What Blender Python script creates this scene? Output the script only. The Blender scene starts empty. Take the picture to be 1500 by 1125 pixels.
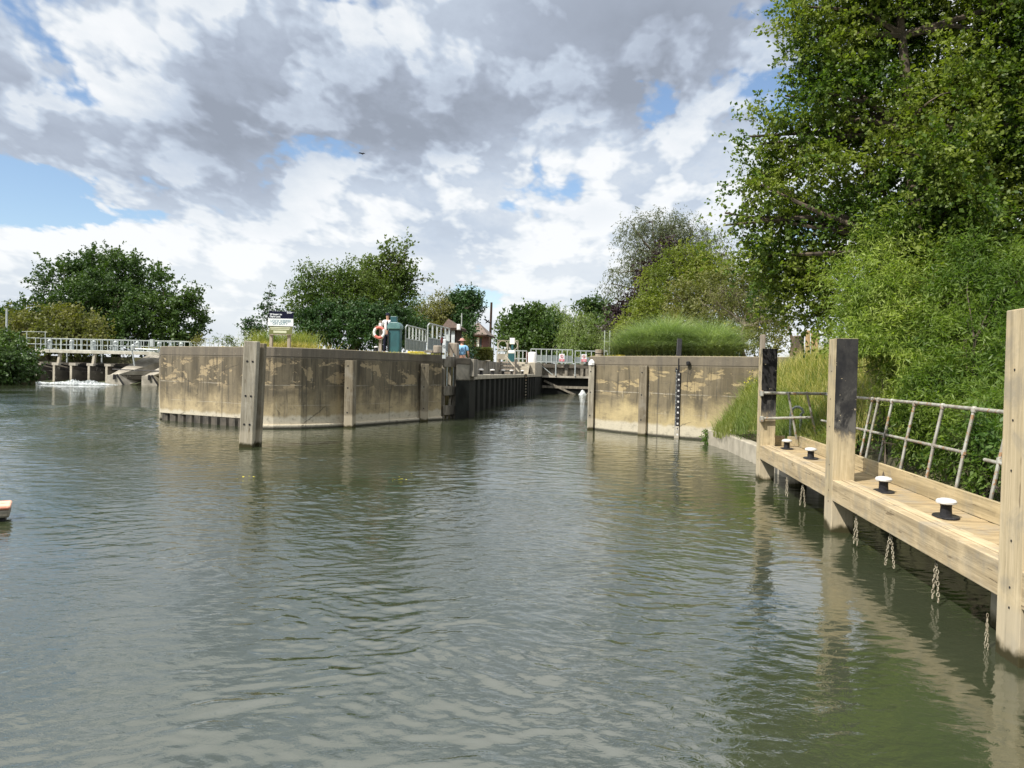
import bpy, math, random
import numpy as np
from mathutils import Vector, Matrix
random.seed(7); rng = np.random.default_rng(7)
R = math.radians
S = bpy.context.scene
CLOUD = .80; SKY = .125; EXPO = .43; WSLOPE = .078                                  # cloud radiance, sky strength, exposure
COL = S.collection

# ------------------------------------------------------------------ camera
F_PX, CX, CY = 1120.0, 750.0, 562.5
EYE = 2.2
yaw = math.atan(145 / F_PX); pitch = -math.atan(19 / F_PX); roll = math.atan(.0227)
F0 = Vector((-math.sin(yaw) * math.cos(pitch), math.cos(yaw) * math.cos(pitch), math.sin(pitch)))
R0 = Vector((math.cos(yaw), math.sin(yaw), 0)); U0 = R0.cross(F0)
CR = R0 * math.cos(roll) + U0 * math.sin(roll); CU = U0 * math.cos(roll) - R0 * math.sin(roll)
cam = bpy.data.objects.new('camera', bpy.data.cameras.new('camera')); COL.objects.link(cam)
m = Matrix((CR, CU, -F0)).transposed().to_4x4(); m.translation = Vector((0, 0, EYE)); cam.matrix_world = m
cam.data.sensor_width = 36; cam.data.lens = F_PX / 1500 * 36; cam.data.clip_end = 6000
S.camera = cam
O = Vector((0, 0, EYE))
def ray(px, py): return F0 + CR * ((px - CX) / F_PX) - CU * ((py - CY) / F_PX)
def PD(px, py, D): return O + ray(px, py) * D                      # point at forward distance D
def W(px, py, z=0.0):                                                # point on the level z
    r = ray(px, py); return O + r * ((z - EYE) / r.z)
def PZ(px, D, z):                                                    # point at distance D, pixel column px, height z
    p = PD(px, 543, D); return Vector((p.x, p.y, z))

# ------------------------------------------------------------------ sun
to_sun_h = (R0 * -0.76 + Vector((F0.x, F0.y, 0)).normalized() * -0.65).normalized()
EL = R(50)
to_sun = Vector((to_sun_h.x * math.cos(EL), to_sun_h.y * math.cos(EL), math.sin(EL)))
sun = bpy.data.objects.new('sun', bpy.data.lights.new('sun', 'SUN')); COL.objects.link(sun)
sun.data.energy = 4.6; sun.data.angle = R(0.5); sun.data.color = (1.0, 0.94, 0.84)
sun.rotation_euler = to_sun.to_track_quat('Z', 'Y').to_euler(); sun.location = (0, 0, 60)

# ------------------------------------------------------------------ node helper
class NT:
    def __init__(s, tree): s.t = tree; s.n = tree.nodes; s.l = tree.links
    def add(s, typ, **k):
        n = s.n.new(typ)
        for a, v in k.items(): setattr(n, a, v)
        return n
    def put(s, sock, v):
        if isinstance(v, bpy.types.NodeSocket): s.l.new(v, sock)
        elif v is not None: sock.default_value = v
    def math(s, op, a, b=None, c=None, clamp=False):
        n = s.add('ShaderNodeMath', operation=op, use_clamp=clamp)
        for i, v in enumerate((a, b, c)):
            if v is not None: s.put(n.inputs[i], v)
        return n.outputs[0]
    def vec(s, op, a, b=None):
        n = s.add('ShaderNodeVectorMath', operation=op); s.put(n.inputs[0], a)
        if b is not None: s.put(n.inputs[1], b)
        return n.outputs[0]
    def noise(s, v, scale, detail=4, rough=.55, dist=0):
        n = s.add('ShaderNodeTexNoise'); s.put(n.inputs['Vector'], v); s.put(n.inputs['Scale'], scale)
        n.inputs['Detail'].default_value = detail; n.inputs['Roughness'].default_value = rough; n.inputs['Distortion'].default_value = dist
        return n.outputs['Fac']
    def ss(s, v, a, b, lo=0.0, hi=1.0):
        n = s.add('ShaderNodeMapRange', interpolation_type='SMOOTHSTEP'); s.put(n.inputs[0], v)
        for i, x in zip((1, 2, 3, 4), (a, b, lo, hi)): n.inputs[i].default_value = x
        return n.outputs[0]
    def mix(s, f, a, b, blend='MIX'):
        n = s.add('ShaderNodeMix', data_type='RGBA', blend_type=blend); s.put(n.inputs[0], f)
        for i, v in ((6, a), (7, b)):
            if isinstance(v, tuple): v = (*v[:3], 1)
            s.put(n.inputs[i], v)
        return n.outputs[2]
    def xyz(s, v):
        n = s.add('ShaderNodeSeparateXYZ'); s.put(n.inputs[0], v); return n.outputs
    def comb(s, x, y, z):
        n = s.add('ShaderNodeCombineXYZ')
        for i, v in enumerate((x, y, z)): s.put(n.inputs[i], v)
        return n.outputs[0]

# ------------------------------------------------------------------ world: Nishita sky and a procedural cloud deck
w = bpy.data.worlds.new('World'); S.world = w; w.use_nodes = True
w.cycles.sampling_method = 'MANUAL'; w.cycles.sample_map_resolution = 256
nt = NT(w.node_tree); nt.n.clear()
out = nt.add('ShaderNodeOutputWorld')
sky = nt.add('ShaderNodeTexSky', sky_type='NISHITA'); sky.sun_disc = False
sky.sun_elevation = EL; sky.sun_rotation = math.atan2(to_sun.x, to_sun.y)
sky.air_density = 1.0; sky.dust_density = .6; sky.ozone_density = 1.6
bg = nt.add('ShaderNodeBackground'); nt.l.new(sky.outputs[0], bg.inputs[0]); bg.inputs[1].default_value = SKY
d = nt.add('ShaderNodeTexCoord').outputs['Generated']
X, Y, Z = nt.xyz(d)
az = nt.math('ARCTAN2', X, Y); el = nt.math('ARCSINE', Z)
def azel(px, py):
    r = ray(px, py).normalized(); return math.atan2(r.x, r.y), math.asin(r.z)
elp = nt.math('MAXIMUM', el, 0.0)
qx = nt.math('DIVIDE', nt.math('MULTIPLY', az, 2.9), nt.math('ADD', elp, .65))
qy = nt.math('MULTIPLY', nt.math('LOGARITHM', nt.math('ADD', elp, .16), 2.718), 2.1)
Q0 = nt.comb(qx, qy, 1.7)
wn = nt.add('ShaderNodeTexNoise'); nt.put(wn.inputs['Vector'], Q0); wn.inputs['Scale'].default_value = 2.2; wn.inputs['Detail'].default_value = 4
Q = nt.vec('ADD', Q0, nt.vec('MULTIPLY', nt.vec('SUBTRACT', wn.outputs['Color'], (.5, .5, .5)), (.15, .15, .15)))
def vor(v, scale):
    n = nt.add('ShaderNodeTexVoronoi', feature='F1', voronoi_dimensions='2D'); nt.put(n.inputs['Vector'], v); n.inputs['Scale'].default_value = scale
    n.inputs['Detail'].default_value = 3; n.inputs['Roughness'].default_value = .55; n.inputs['Lacunarity'].default_value = 2.3; return n.outputs['Distance']
def dens(off):
    v = nt.vec('ADD', Q, off); f = nt.noise(v, 1.3, 8, .52)
    return nt.math('SUBTRACT', nt.math('ADD', f, .17), nt.math('MULTIPLY', vor(v, 2.6), .34))
b1 = dens((0, 0, 0)); b2 = dens((-.09, .12, 0))
def blobs(lst, wob):
    tot = None
    for px, py, rx, ry, s_ in lst:
        a, e = azel(px, py)
        dx = nt.math('MULTIPLY', nt.math('SUBTRACT', az, a), F_PX / rx); dy = nt.math('MULTIPLY', nt.math('SUBTRACT', el, e), F_PX / ry)
        r2 = nt.math('SQRT', nt.math('ADD', nt.math('MULTIPLY', dx, dx), nt.math('MULTIPLY', dy, dy)))
        r2 = nt.math('ADD', r2, wob)
        v = nt.math('MULTIPLY', nt.ss(r2, 2.2, .0), s_)
        tot = v if tot is None else nt.math('ADD', tot, v)
    return tot
wob = nt.math('MULTIPLY', nt.math('SUBTRACT', nt.noise(Q0, 4.5, 8, .6), .5), 2.4)
holes = blobs([(0, 285, 95, 26, 1.2), (170, 318, 110, 10, .8), (225, 395, 90, 9, .55), (108, 143, 36, 14, 1.0), (495, 218, 60, 24, 1.35), (1085, 150, 80, 42, 1.5),
               (955, 150, 26, 30, .85), (855, 258, 20, 20, .35), (500, 2, 70, 10, .8), (740, 300, 24, 9, .4), (330, 312, 60, 8, .5), (620, 445, 260, 16, .5), (60, 395, 80, 9, .4), (1140, 10, 60, 18, 1), (-250, 250, 150, 60, .8), (1600, 200, 300, 80, .6), (230, 270, 60, 14, .6), (610, 215, 60, 10, .5)], wob)
wob2 = nt.math('MULTIPLY', nt.math('SUBTRACT', nt.noise(Q0, 2.2, 9, .6), .5), 2.2)
darks = blobs([(880, 35, 330, 85, 1.25), (740, 170, 330, 50, .95), (330, 220, 230, 62, .95), (400, 130, 150, 50, .5), (110, 120, 150, 60, .3), (660, 325, 80, 36, .45), (960, 300, 120, 26, .35), (300, 10, 200, 40, .3),
               (1050, 60, 110, 50, .55), (120, 250, 120, 16, .2)], wob2)
brights = blobs([(620, 65, 110, 75, .8), (1000, 215, 160, 50, .8), (190, 155, 80, 36, .6), (420, 160, 50, 26, .4), (70, 60, 130, 50, .3), (530, 290, 120, 34, .5), (930, 355, 120, 50, .4), (300, 360, 200, 50, .35),
                 (60, 335, 100, 22, .5), (700, 290, 60, 30, .4), (1090, 60, 60, 60, .3)], wob)
cov = nt.math('SUBTRACT', nt.math('ADD', b1, nt.ss(el, .22, .0, .31, .40)), nt.math('MULTIPLY', holes, .33))
cov = nt.math('ADD', cov, nt.math('MULTIPLY', nt.math('ADD', darks, brights), .11))
wsp = nt.noise(nt.vec('ADD', Q0, (2, 5, 0)), 9.0, 8, .65)
cov = nt.math('ADD', cov, nt.math('MULTIPLY', nt.math('SUBTRACT', wsp, .5), .20))
cf = nt.ss(cov, .37, .53)
rel = nt.math('MULTIPLY', nt.math('SUBTRACT', b1, b2), 2.5)
rel = nt.math('MULTIPLY', nt.math('MAXIMUM', nt.math('MINIMUM', rel, .26), -.15), nt.ss(el, .02, .30, .45, 1.0))
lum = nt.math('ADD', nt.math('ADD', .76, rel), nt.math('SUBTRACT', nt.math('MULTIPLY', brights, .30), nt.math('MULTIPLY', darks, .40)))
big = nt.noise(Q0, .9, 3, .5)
lum = nt.math('ADD', lum, nt.math('ADD', nt.ss(el, .42, .62, 0, .35), nt.ss(el, .30, .08, 0, .03)))  # extra cloud brightness, mostly out of view, added to brighten the water reflections
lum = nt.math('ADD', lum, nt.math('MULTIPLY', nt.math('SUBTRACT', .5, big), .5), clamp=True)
ramp = nt.add('ShaderNodeValToRGB'); nt.put(ramp.inputs[0], lum)
el_ = ramp.color_ramp.elements; el_[0].position = 0; el_[0].color = (.31, .345, .41, 1); el_[1].position = 1; el_[1].color = (.93, .94, .95, 1)
for p_, c_ in ((.30, (.41, .46, .55, 1)), (.58, (.56, .63, .73, 1)), (.80, (.78, .82, .86, 1))):
    e_ = el_.new(p_); e_.color = c_
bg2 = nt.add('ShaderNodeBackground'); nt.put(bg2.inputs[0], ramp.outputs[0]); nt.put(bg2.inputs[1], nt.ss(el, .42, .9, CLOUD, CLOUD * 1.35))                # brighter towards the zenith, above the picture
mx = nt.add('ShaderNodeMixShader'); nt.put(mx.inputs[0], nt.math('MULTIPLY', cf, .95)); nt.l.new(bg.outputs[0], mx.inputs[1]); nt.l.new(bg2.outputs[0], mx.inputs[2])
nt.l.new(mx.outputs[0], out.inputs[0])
S.view_settings.view_transform = 'Standard'; S.view_settings.look = 'None'; S.view_settings.exposure = EXPO; S.view_settings.gamma = 1
S.cycles.max_bounces = 6; S.cycles.transparent_max_bounces = 4; S.cycles.diffuse_bounces = 2; S.cycles.glossy_bounces = 3; S.cycles.caustics_reflective = False

# ------------------------------------------------------------------ materials
def mat(name):
    m_ = bpy.data.materials.new(name); m_.use_nodes = True; t = NT(m_.node_tree); b = t.n['Principled BSDF']
    return m_, t, b
def bump(t, b, h, strength, dist=.01):
    n = t.add('ShaderNodeBump'); n.inputs['Strength'].default_value = strength; n.inputs['Distance'].default_value = dist
    t.put(n.inputs['Height'], h); t.l.new(n.outputs[0], b.inputs['Normal'])
def pos(t, sc=(1, 1, 1)):
    return t.vec('MULTIPLY', t.add('ShaderNodeNewGeometry').outputs['Position'], sc)
def opos(t, sc=(1, 1, 1)):
    return t.vec('MULTIPLY', t.add('ShaderNodeTexCoord').outputs['Object'], sc)
def simple(name, c1, c2=None, scale=(6, 6, 6), rough=.7, metal=0, bs=.15, detail=5, spot=None, thr=.62, spec=None):
    m_, t, b = mat(name); c2 = c2 or tuple(x * .7 for x in c1)
    v = pos(t, scale); n = t.noise(v, 1, detail, .6)
    c = t.mix(t.ss(n, .35, .65), c1, c2)
    if spot:
        s_ = t.noise(t.vec('ADD', v, (7, 3, 1)), 1.7, 6, .65); c = t.mix(t.ss(s_, thr, thr + .05), c, spot)
    t.put(b.inputs['Base Color'], c); b.inputs['Roughness'].default_value = rough; b.inputs['Metallic'].default_value = metal
    if bs: bump(t, b, n, bs)
    if spec is not None or max(c1) < .06: b.inputs['Specular IOR Level'].default_value = .15 if spec is None else spec
    return m_
def leafmat(name, c1, c2, c3=None, trans=.35, patch=.5):
    m_ = bpy.data.materials.new(name); m_.use_nodes = True; t = NT(m_.node_tree); t.n.clear()
    o = t.add('ShaderNodeOutputMaterial'); g = t.add('ShaderNodeNewGeometry')
    c = t.mix(g.outputs['Random Per Island'], c1, c2)
    pn = t.ss(t.noise(g.outputs['Position'], patch, 3, .5), .42, .62)
    c = t.mix(t.math('MULTIPLY', pn, .65), c, c3 or tuple(x * 1.35 for x in c2))
    p = t.add('ShaderNodeBsdfPrincipled'); t.put(p.inputs['Base Color'], c); p.inputs['Roughness'].default_value = .5; p.inputs['Specular IOR Level'].default_value = .35
    tr = t.add('ShaderNodeBsdfTranslucent'); t.put(tr.inputs[0], t.mix(1.0, c, (1.7, 1.9, .7), 'MULTIPLY'))
    ms = t.add('ShaderNodeMixShader'); ms.inputs[0].default_value = trans
    t.l.new(p.outputs[0], ms.inputs[1]); t.l.new(tr.outputs[0], ms.inputs[2]); t.l.new(ms.outputs[0], o.inputs[0])
    return m_

def concrete_mat(name, dark=1.0, warm=1.0, sq=0.0):
    m_, t, b = mat(name)
    p = t.add('ShaderNodeNewGeometry').outputs['Position']; x, y, z = t.xyz(p)
    horiz = t.math('ADD', x, t.math('MULTIPLY', y, .35))
    v = t.comb(horiz, z, 0.0)
    streak = t.noise(t.comb(t.math('MULTIPLY', horiz, 3.2), t.math('MULTIPLY', z, .30), 1.0), 1, 6, .62)
    blot = t.noise(v, 1.1, 8, .62, .4)
    fine = t.noise(v, 22, 5, .65)
    tan = t.mix(t.ss(blot, .3, .7), (.46 * warm, .375 * warm, .225), (.32 * warm, .26 * warm, .155))
    grey = t.mix(t.ss(streak, .35, .65), (.070, .058, .038), (.180, .150, .100))
    zj = t.math('ADD', z, t.math('ADD', t.math('MULTIPLY', t.math('SUBTRACT', blot, .5), 1.5), t.math('MULTIPLY', t.math('SUBTRACT', streak, .5), 2.2)))
    up = t.ss(zj, .75 - .35 * dark, 1.9 - .35 * dark, 0, .62 + .35 * dark)
    c = t.mix(up, tan, grey)
    # spalled patches showing fresh tan render
    sp = t.noise(t.vec('ADD', t.vec('MULTIPLY', v, (1, 1.5, 1)), (5.3, 1.7, 0)), 1.5, 10, .66, .3)
    band = t.math('MULTIPLY', t.ss(z, 1.25, 1.6), t.ss(z, 2.5, 2.35))
    spm = t.math('MULTIPLY', t.ss(sp, .535, .555), band)
    c = t.mix(t.math('MULTIPLY', spm, .85), c, (.40 * warm, .315 * warm, .19))
    # pale water-line band with a green hem
    wl = t.math('ADD', z, t.math('MULTIPLY', t.math('SUBTRACT', streak, .5), .35))
    c = t.mix(t.ss(wl, .50, .36, 0, .85), c, (.56, .52, .42))
    c = t.mix(t.ss(t.math('ADD', z, t.math('MULTIPLY', fine, .06)), .15, .06), c, (.035, .034, .022))
    # lift joint lines with lime bloom
    for zj_, wd in ((1.52, .012), (2.49, .010), (.82, .006)):
        dz = t.math('ABSOLUTE', t.math('SUBTRACT', z, t.math('ADD', zj_, t.math('MULTIPLY', t.math('SUBTRACT', t.noise(v, 1.3, 4), .5), .07))))
        lm = t.math('MULTIPLY', t.ss(dz, wd * 1.6, wd * .4), t.ss(t.noise(v, .9, 3), .42, .58))
        c = t.mix(t.math('MULTIPLY', lm, .7), c, (.50, .46, .38) if zj_ != 2.49 else (.04, .04, .035))
    jx = t.math('ABSOLUTE', t.math('SUBTRACT', t.math('FRACT', t.math('MULTIPLY', horiz, .31)), .5))
    c = t.mix(t.math('MULTIPLY', t.ss(jx, .008, .002), .55), c, (.05, .045, .04))
    drip = t.noise(t.comb(t.math('MULTIPLY', horiz, 11.0), t.math('MULTIPLY', z, .55), 4.0), 1, 4, .6)
    c = t.mix(t.math('MULTIPLY', t.ss(drip, .50, .66, 0, .75), t.ss(zj, .3, 1.7)), c, (.045, .040, .030))
    drip2 = t.noise(t.comb(t.math('MULTIPLY', horiz, 8.0), t.math('MULTIPLY', z, .8), 9.0), 1, 4, .6)
    c = t.mix(t.math('MULTIPLY', t.ss(drip2, .62, .70, 0, .45), t.ss(z, 2.3, 1.6)), c, (.45, .40, .30))
    ck = t.add('ShaderNodeTexVoronoi', feature='DISTANCE_TO_EDGE'); t.put(ck.inputs['Vector'], t.vec('ADD', v, t.vec('MULTIPLY', t.comb(blot, fine, 0.0), (.8, .12, 0)))); ck.inputs['Scale'].default_value = .55
    c = t.mix(t.math('MULTIPLY', t.ss(ck.outputs['Distance'], .012, .004), t.ss(t.noise(v, .7, 2), .56, .62, 0, .6)), c, (.04, .035, .028))
    # coping: lichen spots
    lich = t.noise(v, 9, 5, .7)
    c = t.mix(t.math('MULTIPLY', t.ss(lich, .66, .69), t.ss(z, 2.3, 2.5)), c, (.62, .60, .54))
    c = t.mix(t.math('MULTIPLY', t.ss(z, 2.45, 2.52), .55), c, (.17, .15, .125))
    c = t.mix(t.math('MULTIPLY', t.ss(t.noise(v, 5, 8, .7), .5, .72), .55), c, (.075, .068, .055))
    c = t.mix(t.math('MULTIPLY', t.ss(fine, .3, .7), .16), c, (.10, .09, .07))
    # upward faces of the wall mix to a paler tan
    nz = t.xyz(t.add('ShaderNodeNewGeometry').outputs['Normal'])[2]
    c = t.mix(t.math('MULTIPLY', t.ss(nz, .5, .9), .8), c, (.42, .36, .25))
    t.put(b.inputs['Base Color'], c); b.inputs['Roughness'].default_value = .92
    bump(t, b, t.math('ADD', t.math('MULTIPLY', fine, .5), t.math('ADD', blot, t.math('MULTIPLY', spm, -.8))), .5, .03)
    return m_
def wood_mat(name, c1, c2, grain_axis='z', blackface=False, algae=True):
    m_, t, b = mat(name)
    p = t.add('ShaderNodeNewGeometry').outputs['Position']; x, y, z = t.xyz(p)
    sc = {'z': (38, 38, 1.6), 'y': (38, 1.6, 38), 'x': (1.6, 38, 38)}[grain_axis]
    g = t.noise(t.vec('MULTIPLY', p, sc), 1, 5, .65, .3); bl = t.noise(p, 3.2, 5, .6)
    sc2 = tuple(s_ * .25 for s_ in sc); g2 = t.noise(t.vec('MULTIPLY', p, sc2), 1, 4, .6, .6)
    c = t.mix(t.ss(g, .3, .7), c1, c2); c = t.mix(t.ss(g2, .40, .70, 0, .65), c, tuple(v * .55 for v in c2)); c = t.mix(t.ss(bl, .5, .75, 0, .45), c, tuple(v * 1.25 for v in c1))
    crk = t.noise(t.vec('MULTIPLY', p, tuple(s_ * .6 for s_ in sc)), 1.2, 6, .7)
    c = t.mix(t.ss(crk, .625, .65, 0, .8), c, (.07, .05, .03))
    gr = t.noise(t.vec('ADD', p, (4, 4, 4)), 2.1, 7, .65, .5); c = t.mix(t.ss(gr, .48, .66, 0, .55), c, (.27, .25, .21))
    kn = t.noise(t.vec('MULTIPLY', p, tuple(min(s_, 9) * 1.6 for s_ in sc)), 1, 2, .4); c = t.mix(t.ss(kn, .70, .74, 0, .6), c, (.10, .07, .04))
    if blackface:                                                    # old black paint on the face that looks down the jetty
        ny = t.xyz(t.add('ShaderNodeNewGeometry').outputs['Normal'])[1]
        wear = t.noise(t.vec('MULTIPLY', p, (3.5, 3.5, 2.2)), 1, 8, .68, .4)
        zz_ = t.math('ADD', z, t.math('MULTIPLY', t.math('SUBTRACT', wear, .5), .9))
        msk = t.math('MULTIPLY', t.ss(ny, -.5, -.8), t.ss(zz_, 1.28, 1.48))
        chip = t.ss(t.noise(t.vec('MULTIPLY', p, (14, 14, 24)), 1, 3, .5), .70, .72, 1, 0)
        blk = t.mix(t.ss(t.math('SUBTRACT', wear, t.math('MULTIPLY', t.math('SUBTRACT', z, 1.62), .25)), .46, .62), (.008, .009, .013), (.12, .115, .105))
        c = t.mix(t.math('MULTIPLY', msk, chip), c, blk)
        low = t.math('MULTIPLY', t.ss(ny, -.5, -.8), t.math('MULTIPLY', t.ss(z, 1.0, 1.4), t.ss(wear, .4, .6, .3, .8)))
        c = t.mix(t.math('MULTIPLY', low, .45), c, (.10, .095, .085))
    if algae:
        zl = t.math('ADD', z, t.math('MULTIPLY', t.math('SUBTRACT', bl, .5), .3))
        c = t.mix(t.ss(zl, .52, .38, 0, .5), c, (.52, .46, .35))
        c = t.mix(t.ss(zl, .14, .05), c, (.045, .040, .018))
    t.put(b.inputs['Base Color'], c); b.inputs['Roughness'].default_value = .9; b.inputs['Specular IOR Level'].default_value = .18
    bump(t, b, t.math('ADD', g, crk), .35, .012)
    return m_

M = {}
M['wall_l'] = concrete_mat('stained_concrete', 1.0, 1.0)
M['wall_r'] = concrete_mat('warm_concrete', .72, 1.10)
M['weirconc'] = simple('weir_concrete', (.12, .105, .082), (.06, .052, .042), (.8, .8, .8), .95, spot=(.38, .35, .29), thr=.60, bs=.5)
M['weirpale'] = simple('weir_pale_concrete', (.42, .39, .33), (.25, .23, .19), (1.2, 1.2, 1.2), .95, bs=.4)
M['paleconc'] = simple('pale_concrete', (.46, .42, .34), (.33, .30, .24), (2, 2, 2), .95, bs=.3)
M['pierconc'] = simple('pier_concrete', (.27, .25, .21), (.13, .12, .10), (1.6, 1.6, .8), .95, bs=.4)
M['pile'] = simple('dark_steel_piling', (.020, .022, .020), (.010, .011, .010), (2, 2, .8), .8, bs=.3)
M['pilelow'] = simple('rusty_sheet_piling', (.12, .105, .085), (.045, .042, .036), (5, 5, 2), .8, bs=.3)
M['wood'] = wood_mat('weathered_oak_upright', (.52, .425, .285), (.38, .30, .19), 'z', True)
M['woody'] = wood_mat('weathered_oak_beam', (.54, .44, .285), (.40, .315, .195), 'y')
M['deck'] = wood_mat('deck_timber', (.45, .35, .205), (.34, .26, .15), 'x', algae=False)
M['board'] = wood_mat('kick_board_timber', (.54, .44, .27), (.42, .34, .20), 'y', algae=False)
M['fender'] = wood_mat('fender_timber', (.26, .225, .165), (.16, .135, .095), 'z')
M['fenderpale'] = wood_mat('fender_timber_grey', (.44, .41, .34), (.28, .25, .19), 'z')
M['gatewood'] = simple('gate_timber', (.27, .245, .20), (.14, .125, .10), (6, 6, 1.5), .9)
M['galv'] = simple('galvanised_steel', (.46, .50, .50), (.32, .35, .35), (8, 8, 8), .5, .2, spot=(.42, .33, .22), thr=.66)
M['rail'] = simple('jetty_rail_tube', (.42, .42, .38), (.27, .25, .21), (7, 7, 7), .55, .2, spot=(.33, .20, .11), thr=.56)
M['mesh'] = simple('grey_mesh_panel', (.24, .28, .28), (.17, .20, .20), (20, 20, 20), .6, .1)
M['bridge'] = simple('weir_bridge_paint', (.40, .44, .43), (.30, .34, .33), (4, 4, 4), .6)
M['bridgebeam'] = simple('bridge_beam_paint', (.56, .54, .46), (.40, .38, .31), (2, 2, 2), .7)
M['black'] = simple('black_iron', (.016, .016, .018), (.03, .03, .032), (20, 20, 20), .45, .0, spot=(.12, .11, .10), thr=.68)
M['white'] = simple('white_paint', (.80, .80, .80), (.66, .66, .65), (15, 15, 15), .5)
M['capwhite'] = simple('worn_white_cap', (.66, .66, .66), (.52, .51, .49), (22, 22, 22), .5, bs=.05, spot=(.20, .17, .14), thr=.64)
M['teal'] = simple('teal_paint', (.025, .095, .11), (.02, .075, .088), (4, 4, 4), .35, bs=.02)
M['tealpale'] = simple('pale_teal_lid', (.11, .22, .22), (.07, .16, .165), (4, 4, 4), .35, bs=.02)
M['navy'] = simple('navy_sign', (.006, .007, .022), (.008, .009, .026), rough=.4, bs=0)
M['signwhite'] = simple('sign_white', (.72, .76, .80), (.68, .72, .75), rough=.4, bs=0)
M['signtext'] = simple('sign_text_teal', (.10, .22, .26), (.12, .20, .24), rough=.5, bs=0)
M['signgrey'] = simple('worn_grey_marks', (.42, .44, .42), (.10, .10, .10), (30, 30, 30), .6, bs=0)
M['olive'] = simple('sign_olive', (.14, .155, .05), (.12, .135, .045), rough=.5, bs=0)
M['cream'] = simple('sign_cream', (.55, .57, .42), (.50, .52, .38), rough=.5, bs=0)
M['red'] = simple('red_paint', (.55, .06, .05), (.42, .05, .045), rough=.45, bs=.05)
M['pinkred'] = simple('sign_red', (.62, .10, .13), (.58, .09, .12), rough=.45, bs=0)
M['buoy'] = simple('faded_red_band', (.60, .16, .12), (.5, .13, .10), rough=.5, bs=.03)
M['yellow'] = simple('yellow_paint', (.70, .58, .06), (.55, .46, .06), rough=.5)
M['brick'] = simple('red_brick', (.16, .06, .045), (.10, .04, .03), (12, 12, 12), .9)
M['roof'] = simple('roof_tiles', (.20, .155, .13), (.13, .10, .085), (8, 8, 8), .9)
M['roofd'] = simple('dark_roof_tiles', (.11, .075, .055), (.06, .042, .035), (8, 8, 8), .9)
M['glass'] = simple('window_glass', (.05, .06, .07), (.04, .05, .06), rough=.1, bs=0)
M['darkwood'] = simple('dark_brown_timber', (.055, .035, .025), (.035, .024, .018), (6, 6, 2), .8)
M['oldpost'] = simple('old_orange_timber', (.42, .30, .17), (.30, .20, .11), (8, 8, 1.6), .9)
M['greywood'] = simple('grey_bare_timber', (.33, .29, .24), (.20, .165, .13), (12, 12, 1.6), .9)
M['bark'] = simple('bark', (.11, .085, .06), (.05, .04, .03), (6, 6, 2), .95, bs=.5)
M['barkpale'] = simple('pale_bark', (.22, .19, .14), (.12, .10, .075), (7, 7, 3), .95, bs=.5)
M['drygrass'] = simple('dry_grass_ground', (.36, .29, .13), (.24, .22, .08), (1.2, 1.2, 1.2), 1, spot=(.16, .17, .05), thr=.58)
M['soil'] = simple('bank_soil', (.10, .10, .045), (.06, .055, .03), (1.5, 1.5, 1.5), 1)
M['bed'] = simple('river_bed', (.05, .045, .03), (.03, .03, .02), (1, 1, 1), 1)
M['skin'] = simple('skin', (.52, .30, .21), (.48, .27, .19), rough=.6, bs=0)
M['shirtw'] = simple('white_shirt', (.78, .78, .80), (.70, .70, .73), rough=.8, bs=0)
M['shirtb'] = simple('light_blue_shirt', (.27, .52, .80), (.24, .47, .74), rough=.85, bs=0)
M['navycloth'] = simple('navy_cloth', (.018, .02, .04), (.013, .015, .03), rough=.9, bs=0)
M['khaki'] = simple('brown_shorts', (.10, .085, .07), (.08, .07, .055), rough=.9, bs=0)
M['hat'] = simple('faded_pink_hat', (.55, .30, .26), (.48, .26, .22), rough=.9, bs=0)
M['chain'] = simple('galvanised_chain', (.46, .42, .32), (.24, .20, .14), (30, 30, 30), .6, .1)
M['float'] = simple('weathered_stone_side', (.26, .235, .19), (.16, .145, .115), (10, 10, 10), .9, bs=.5)
M['floattop'] = simple('faded_orange_cap', (.80, .50, .36), (.62, .26, .17), (7, 7, 7), .8, bs=.3)
M['bird'] = simple('dark_feathers', (.03, .03, .035), (.02, .02, .024), rough=.9, bs=0)
M['poster'] = simple('white_notice_board', (.60, .64, .66), (.45, .50, .52), (9, 9, 5), .5, bs=0)
M['tealsign'] = simple('faded_teal_panel', (.16, .33, .36), (.28, .40, .46), (3, 3, 5), .5, bs=0)
LM = {}
LM['dark'] = leafmat('leaf_dark_green', (.028, .060, .014), (.050, .095, .020), (.075, .125, .026), .22, .22)
LM['mid'] = leafmat('leaf_mid_green', (.040, .075, .014), (.075, .125, .024), (.11, .15, .03), .28, .3)
LM['olive'] = leafmat('leaf_olive', (.085, .10, .028), (.135, .145, .040), (.17, .165, .045), .28, .3)
LM['bright'] = leafmat('leaf_yellow_green', (.085, .12, .022), (.15, .185, .03), (.20, .23, .035), .35, .4)
LM['greywillow'] = leafmat('leaf_grey_willow', (.075, .095, .055), (.12, .14, .075), (.10, .12, .06), .25, .3)
LM['weep'] = leafmat('leaf_weeping_willow', (.10, .15, .045), (.17, .23, .07), (.19, .25, .075), .3, .3)
LM['purple'] = leafmat('leaf_purple', (.020, .012, .018), (.040, .022, .030), (.05, .03, .035), .15, .4)
LM['alder'] = leafmat('leaf_alder', (.024, .058, .010), (.115, .18, .026), (.24, .28, .05), .36, 1.1)
LM['bamboo'] = leafmat('leaf_lance_bright', (.12, .19, .035), (.26, .34, .07), (.38, .44, .12), .42, 1.3)
LM['willowdark'] = leafmat('leaf_lance_dark', (.055, .11, .018), (.13, .20, .036), (.20, .27, .05), .40, 1.3)
LM['shade'] = leafmat('leaf_broad_bank', (.045, .10, .020), (.095, .165, .032), (.13, .20, .035), .35, 1.2)
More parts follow.
